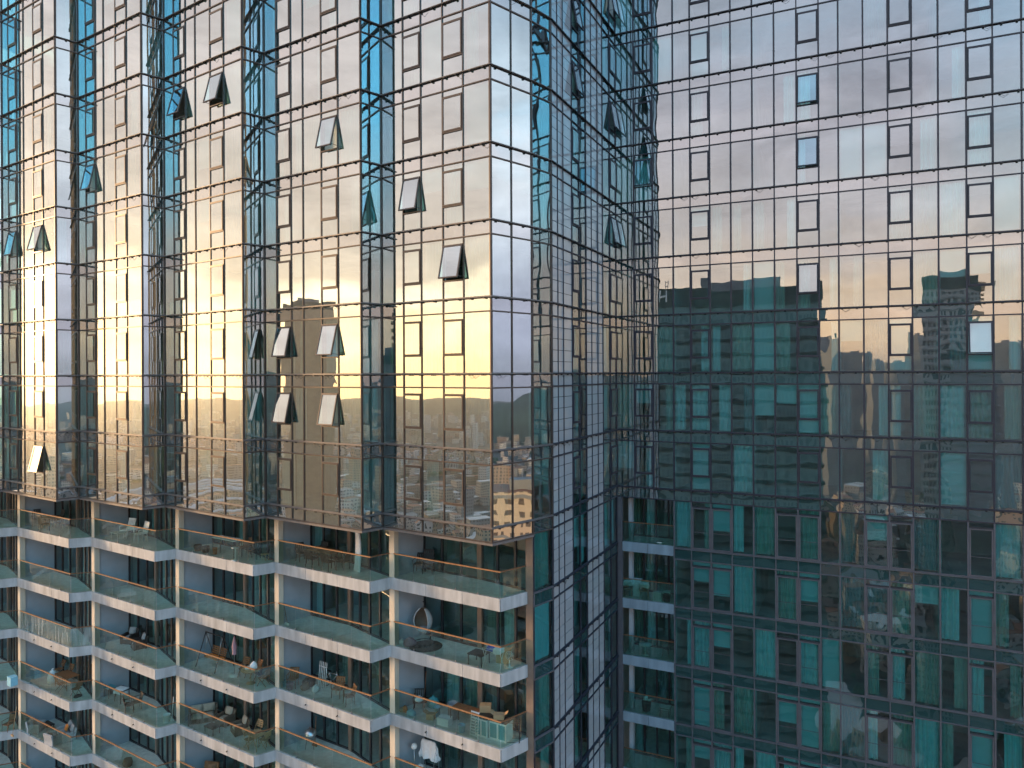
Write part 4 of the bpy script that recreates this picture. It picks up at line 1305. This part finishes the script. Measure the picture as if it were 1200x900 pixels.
# wide teal hotel slab mirrored left of centre in the flat wing
x, y = mirrored(FACE, 842, 185)
hot = tower('broad dark teal hotel slab with banded storeys and a white sign on its crown', x, y, 46, 24, 19.5, 'hotel_glass', 'twr_dark', crown=4.2, mast=3, rz=rad(-31.5), proud=.25)
fc_ = bpy.data.curves.new('sign', 'FONT'); fc_.body = 'Hilton'; fc_.size = 4.0; fc_.extrude = 0.12; fc_.align_x = 'CENTER'
tmp = bpy.data.objects.new('sign_text', fc_); COL.objects.link(tmp)
me = bpy.data.meshes.new_from_object(tmp)
bpy.data.objects.remove(tmp); bpy.data.curves.remove(fc_)
me.materials.clear(); me.materials.append(M['sign'])
so = bpy.data.objects.new('sign', me); COL.objects.link(so); so.parent = hot
so.rotation_euler = (pi / 2, 0, pi); so.location = (-15.5, 12.35, 19.5 - GZ - 3.2)
# slim tower with a balcony stack
x, y = mirrored(FACE, 1113, 330)
tower('slim grey tower with balcony stack and stepped crown beside an annex', x, y, 18, 18, 36, 'slim_wall', 'twr_band', 3.4, rad(-19), 5, 0, .2, band_h=.5)
slim = bpy.data.objects[-1] if False else [o for o in COL.objects if o.get('label', '').startswith('slim grey')][0]
for k in range(22):
    part(slim, 'balcony', 'twr_tan', lambda m: m.box((10.2, 6.5, 36 - GZ - 3.4 * k - 4), (2.2, 4.5, 1.5)))
x, y = mirrored(FACE, 1141, 300)
tower('lower dark block standing beside the slim grey tower', x, y, 13, 13, 7, 'twr_grey', 'twr_band', 3.4, rad(-19), 3)
for px, D, w, top, lab in ((972, 900, 14, 36, 'needle topped pale tower far on the skyline'), (980, 1000, 30, 22, 'square dark tower far on the skyline below a pale needle'),
                           (1000, 1100, 22, 24, 'twin stepped tower far on the skyline'), (1022, 1300, 34, 14, 'low broad block far on the skyline'),
                           (1052, 900, 12, 8, 'small slab under the open sky on the skyline'), (1071, 1000, 12, 48, 'thin grey tower close beside the slim one on the skyline'),
                           (1178, 900, 16, 28, 'plain tower at the right end of the skyline'), (1197, 1100, 24, 34, 'tall plain tower at the far right end of the skyline'), (1035, 1500, 50, 8, 'long low block far on the skyline')):
    x, y = mirrored(FACE, px, D)
    tower(lab, x, y, w, w, top, 'twr_grey', 'twr_band', 3.8, rng.uniform(-.6, .6), 0, 0, .3)
# tan tower mirrored in the sunset
x, y = mirrored(bayW['E'], 364, 560)
tower('tan round cornered tower mirrored in the sunset glass', x, y, 36, 36, 51, 'tan_wall', 'twr_tan', 6.6, rad(10), 4, 0, .3, fins=4)
# pale apartment block low in the east, mirrored beside the outer corner
x, y = mirrored(sideW, 603, 190)
tower('pale orange apartment block with rows of small windows', x, y, 30, 14, -30, 'flat_wall', 'twr_grey', 9.9, rad(96), 0, 0, .2, name='apartment_block')
# white arched stadium roof mirrored in the second bay
x, y = mirrored(bayW['D'], 250, 620)
t = thing('stadium', 'low stadium with white ribbed arches far below', 'stadium', (x, y, GZ), rad(80))
mb = MB(); mb.lathe([(70, 0), (76, 16), (62, 20), (48, 8)], n=40); mb.build('stand', 'twr_grey', t)
for i in range(7):
    mb = MB()
    pts = [(-80 + 160 * k / 16, -60 + i * 20, 20 + 48 * sin(pi * k / 16) * (1 - .1 * abs(i - 3))) for k in range(17)]
    mb.path(pts, 1.1, 6); mb.build('roof_arch', 'white', t)



def ground_seen(wall, px, py):            # ground point mirrored in a wall at a photo pixel
    t = (py - 438) / math.hypot(FPX, px - 600)
    return mirrored(wall, px, -GZ / t)


PLZ = ground_seen(FACE, 935, 828)
# low city: too many to count, one mesh
mb = MB()
R2 = random.Random(3)
n = 0
while n < 13000:
    a = R2.uniform(0, 2 * pi)
    if 0.35 < a < 2.5:                    # behind the towers, never mirrored
        continue
    d = 95 + 2700 * R2.random() ** 1.5
    x, y = d * cos(a), d * sin(a)
    if y > 30 - 0.45 * (x + 10) - 30 and -60 < x < 60:
        continue
    if any((x - tx) ** 2 + (y - ty) ** 2 < (tr + 14) ** 2 for tx, ty, tr in towers):
        continue
    if (x - PLZ[0]) ** 2 + (y - PLZ[1]) ** 2 < 62 ** 2:
        continue
    w, l = R2.uniform(7, 20), R2.uniform(7, 16)
    h = R2.choice((7, 9, 9, 12, 12, 15, 18, 24)) * R2.uniform(.8, 1.2)
    if R2.random() < .04: h *= 2.6
    if d < 260: h = min(h, 26)
    th = (int(x / 300) * 1.7 + int(y / 300) * 2.3) % 1.6 + R2.uniform(-.08, .08)
    mt = Matrix.Rotation(th, 3, 'Z')
    mb.box((x, y, GZ + h / 2), (w, l, h), 0, mt)
    n += 1
tag(mb.build('city', 'city'), 'low tan and brown houses filling the valley', kind='stuff')
mb = MB()
n = 0
while n < 4200:
    a = R2.uniform(2.5, 2 * pi + .35); d = 90 + 1500 * R2.random() ** 1.3
    x, y = d * cos(a), d * sin(a)
    if y > 30 - 0.45 * (x + 10) - 30 and -60 < x < 60:
        continue
    r = R2.uniform(2.0, 4.2)
    mb.lathe([(0, r * 1.9), (r * .7, r * 1.5), (r, r), (r * .6, .4 * r), (0, .2 * r)], (x, y, GZ + 1), 6)
    n += 1
tag(mb.build('treetops', 'leaf'), 'scattered green trees among the houses', kind='stuff')
# ridge lines on the horizon
for nm, a0, a1, D, hh, seed in (('hills', 2.6, 3.75, 3200, -66, 1), ('hills', -.5, .55, 1900, 40, 2), ('hills', 3.75, 5.7, 3300, 30, 3)):
    r3 = random.Random(seed)
    ph = [r3.uniform(0, 6) for _ in range(6)]
    mb = MB()

    def fn(i, j, a0=a0, a1=a1, D=D, hh=hh, ph=ph):
        a = a0 + (a1 - a0) * i
        ridge = sum(sin(a * f_ * 4 + p) / f_ ** .8 for f_, p in zip((1, 2.3, 4.1, 7.7, 13, 29), ph)) * .22 + .62
        prof = sin(pi * min(1, j * 1.0))
        rr = D * (0.8 + .34 * j)
        z = GZ - 1 + (hh + (-GZ) * .9) * max(0.05, ridge) * prof + 3 * sin(a * 140 + j * 9)
        return (rr * cos(a), rr * sin(a), z)
    mb.grid(fn, 160, 10)
    tag(mb.build(nm, 'hill'), kind='structure')
# plaza and road below the flat wing

mb = MB(); mb.prism([ground_seen(FACE, *q) for q in ((862, 822), (880, 803), (930, 790), (985, 800), (1012, 826), (1000, 850), (960, 872), (915, 858), (885, 846))], GZ + .02, GZ + .35)
tag(mb.build('plaza', 'plaza'), kind='structure')
mb = MB()
pts = [(-400, -40), (-190, -75), (-60, -120), (120, -170), (500, -260)]
lf, rt = offset(pts, -7), offset(pts, 7)
for i in range(len(pts) - 1):
    mb.face([(*rt[i], GZ + .05), (*rt[i + 1], GZ + .05), (*lf[i + 1], GZ + .05), (*lf[i], GZ + .05)])
tag(mb.build('road', 'road'), kind='structure')

# the evening air: one even box of haze round everything
hz, HN, HL = new_mat('evening_haze')
ho = HN.new('ShaderNodeOutputMaterial'); pv = HN.new('ShaderNodeVolumePrincipled')
pv.inputs['Color'].default_value = (0.9, 0.87, 0.84, 1); pv.inputs['Density'].default_value = 0.00019; pv.inputs['Anisotropy'].default_value = 0.78
HL.new(pv.outputs[0], ho.inputs['Volume'])
M['haze'] = hz
mb = MB(); mb.box((0, 0, (GZ - 1 + 62) / 2), (7600, 7600, 62 - GZ + 1))
tag(mb.build('haze', 'haze'), kind='stuff')

# ------------------------------------------------------------------ sky, sun, camera
SUN_AZ, SUN_EL = rad(165), rad(6.0)       # azimuth counted from +X towards +Y
world = bpy.data.worlds.new('World'); scene.world = world
world.use_nodes = True
nt = world.node_tree; N, L = nt.nodes, nt.links
N.clear()
wo = N.new('ShaderNodeOutputWorld'); bg = N.new('ShaderNodeBackground')
bg.inputs['Strength'].default_value = 0.1
L.new(bg.outputs[0], wo.inputs[0])
sky = N.new('ShaderNodeTexSky'); sky.sky_type = 'NISHITA'; sky.sun_disc = False
sky.sun_elevation = SUN_EL; sky.sun_rotation = pi / 2 - SUN_AZ
sky.altitude = 100; sky.air_density = 1.2; sky.dust_density = 2.5; sky.ozone_density = 2.0
SKY_OUT = sky.outputs[0]
bg.inputs['Strength'].default_value = 0.15
EXPO = 2.0
UNIT = 0.15 * 2 ** EXPO                   # a sky value of 1/UNIT shows as 1.0


def nmath(op, a, b=None, c=None, clamp=False):
    k = N.new('ShaderNodeMath'); k.operation = op; k.use_clamp = clamp
    for i, v in enumerate((a, b, c)):
        if v is None: continue
        if isinstance(v, (int, float)): k.inputs[i].default_value = v
        else: L.new(v, k.inputs[i])
    return k.outputs[0]


def mixc(f, a, b):
    k = N.new('ShaderNodeMix'); k.data_type = 'RGBA'
    for s, v in (('Factor', f), ('A', a), ('B', b)):
        if isinstance(v, (int, float)): k.inputs[s].default_value = v
        elif isinstance(v, tuple): k.inputs[s].default_value = (*v, 1)
        else: L.new(v, k.inputs[s])
    return k.outputs['Result']


tc = N.new('ShaderNodeTexCoord')
sp = N.new('ShaderNodeSeparateXYZ'); L.new(tc.outputs['Generated'], sp.inputs[0])
el = nmath('ARCSINE', sp.outputs['Z'])                         # elevation, radians
az = nmath('ARCTAN2', sp.outputs['Y'], sp.outputs['X'])        # azimuth, radians


def profile(pts, inp):                   # cloud light by elevation in degrees, pts = (deg, rgb)
    r = N.new('ShaderNodeValToRGB')
    e = r.color_ramp.elements
    while len(e) < len(pts): e.new(0.5)
    for i, (d, c) in enumerate(pts):
        e[i].position = max(0, min(1, (d + 5) / 65)); e[i].color = tuple(v / UNIT / 4 for v in c) + (1,)
    L.new(inp, r.inputs[0])
    return r.outputs[0]


def noise(scale, detail, stretch, off=0.0, rough=0.55, dist=0.0):
    mp = N.new('ShaderNodeMapping'); mp.inputs['Scale'].default_value = (1, 1, stretch); mp.inputs['Location'].default_value = (off, off * .7, off * .3)
    L.new(tc.outputs['Generated'], mp.inputs[0])
    nz = N.new('ShaderNodeTexNoise'); nz.inputs['Scale'].default_value = scale; nz.inputs['Detail'].default_value = detail
    nz.inputs['Roughness'].default_value = rough; nz.inputs['Distortion'].default_value = dist
    L.new(mp.outputs[0], nz.inputs['Vector'])
    return nz.outputs['Fac']


n1 = noise(3.2, 7, 3.2, 1.3, 0.58, 0.4)
n2 = noise(6.5, 7, 2.6, 4.1, 0.6, 0.5)
eln = nmath('ADD', el, nmath('MULTIPLY', nmath('SUBTRACT', n1, 0.5), 0.16))      # ragged cloud edges
elp = nmath('DIVIDE', nmath('ADD', nmath('MULTIPLY', eln, 180 / pi), 5.0), 65.0, clamp=True)
W_ = profile([(-1, (6.5, 3.9, 1.5)), (1.0, (6.2, 3.9, 1.6)), (4, (4.8, 3.4, 1.7)), (6.0, (4.0, 3.1, 2.0)), (7.6, (2.1, 1.6, 1.12)), (12, (1.7, 1.35, 1.08)), (22, (1.45, 1.23, 1.15)), (45, (1.0, .98, 1.05))], elp)
SW_ = profile([(-1, (2.5, 1.5, .85)), (3, (2.35, 1.55, .95)), (6, (2.05, 1.5, 1.12)), (11, (1.55, 1.36, 1.34)), (19, (1.25, 1.19, 1.34)), (26, (1.0, 1.15, 1.4)), (36, (.75, 1.25, 1.7)), (52, (.32, .58, .85))], elp)
E_ = profile([(-1, (.85, .86, 1.1)), (4, (1.0, 1.0, 1.25)), (9, (1.25, 1.28, 1.45)), (15, (1.6, 1.6, 1.68)), (22, (1.35, 1.52, 1.7)), (30, (.6, .8, 1.05)), (45, (.3, .48, .75))], elp)


def bump_w(center, half, soft):          # 1 near an azimuth, fading out
    d = nmath('ABSOLUTE', nmath('SUBTRACT', nmath('MODULO', nmath('ADD', nmath('SUBTRACT', az, center), 5 * pi), 2 * pi), pi))
    return nmath('DIVIDE', nmath('SUBTRACT', half + soft, d), soft, clamp=True)


ww = bump_w(rad(180), rad(10), rad(55))
we = bump_w(rad(0), rad(25), rad(50))
cl = mixc(ww, SW_, W_)
cl = mixc(we, cl, E_)
# light and dark billows
sh = nmath('MULTIPLY_ADD', nmath('SUBTRACT', n2, 0.5), 1.15, 1.0)
sc4 = nmath('MULTIPLY', sh, 4.0)
vm = N.new('ShaderNodeVectorMath'); vm.operation = 'SCALE'
L.new(cl, vm.inputs[0]); L.new(sc4, vm.inputs['Scale'])
# clear sky shows through: mostly in the south, above the cloud bank
ws = bump_w(rad(-74), rad(16), rad(22))
hi = nmath('DIVIDE', nmath('SUBTRACT', el, rad(8)), rad(10), clamp=True)
gap = nmath('MULTIPLY', nmath('MULTIPLY', ws, hi), 1.0)
gap = nmath('ADD', gap, nmath('MULTIPLY', nmath('SUBTRACT', n1, 0.5), nmath('MULTIPLY', gap, 2.2)), clamp=True)
gap = nmath('MAXIMUM', gap, nmath('MULTIPLY', nmath('DIVIDE', nmath('SUBTRACT', n1, 0.58), 0.12, clamp=True), nmath('MULTIPLY', hi, nmath('MULTIPLY_ADD', ws, 0.4, 0.1))))
blue = N.new('ShaderNodeVectorMath'); blue.operation = 'MULTIPLY'
L.new(sky.outputs[0], blue.inputs[0]); blue.inputs[1].default_value = (1.1, 2.25, 2.45)
SKY_OUT = mixc(gap, vm.outputs[0], blue.outputs[0])

L.new(SKY_OUT, bg.inputs['Color'])

sun = bpy.data.lights.new('sun', 'SUN'); sun.energy = 1.45; sun.angle = rad(7); sun.color = (1.0, 0.62, 0.3)
so = bpy.data.objects.new('sun', sun); COL.objects.link(so)
sd = Vector((cos(SUN_AZ) * cos(SUN_EL), sin(SUN_AZ) * cos(SUN_EL), sin(SUN_EL)))
so.rotation_euler = sd.to_track_quat('Z', 'Y').to_euler()

cam = bpy.data.cameras.new('camera'); cam.sensor_width = 36; cam.lens = FPX / 1200 * 36
cam.shift_y = -12 / 1200; cam.clip_start = 0.1; cam.clip_end = 100000
co = bpy.data.objects.new('camera', cam); COL.objects.link(co)
co.rotation_euler = (Matrix.Rotation(rad(90), 3, 'X') @ Matrix.Rotation(-EPS, 3, 'Z')).to_euler()
scene.camera = co
vs = scene.view_settings
vs.view_transform = 'Standard'; vs.look = 'None'; vs.gamma = 1; vs.exposure = 2.0; vs.use_curve_mapping = False
scene.render.engine = 'CYCLES'
cy = scene.cycles
cy.use_denoising = True
cy.max_bounces = 10; cy.diffuse_bounces = 4; cy.glossy_bounces = 6; cy.transparent_max_bounces = 16; cy.transmission_bounces = 4
cy.volume_bounces = 0
cy.caustics_reflective = False; cy.caustics_refractive = False
cy.sample_clamp_indirect = 6
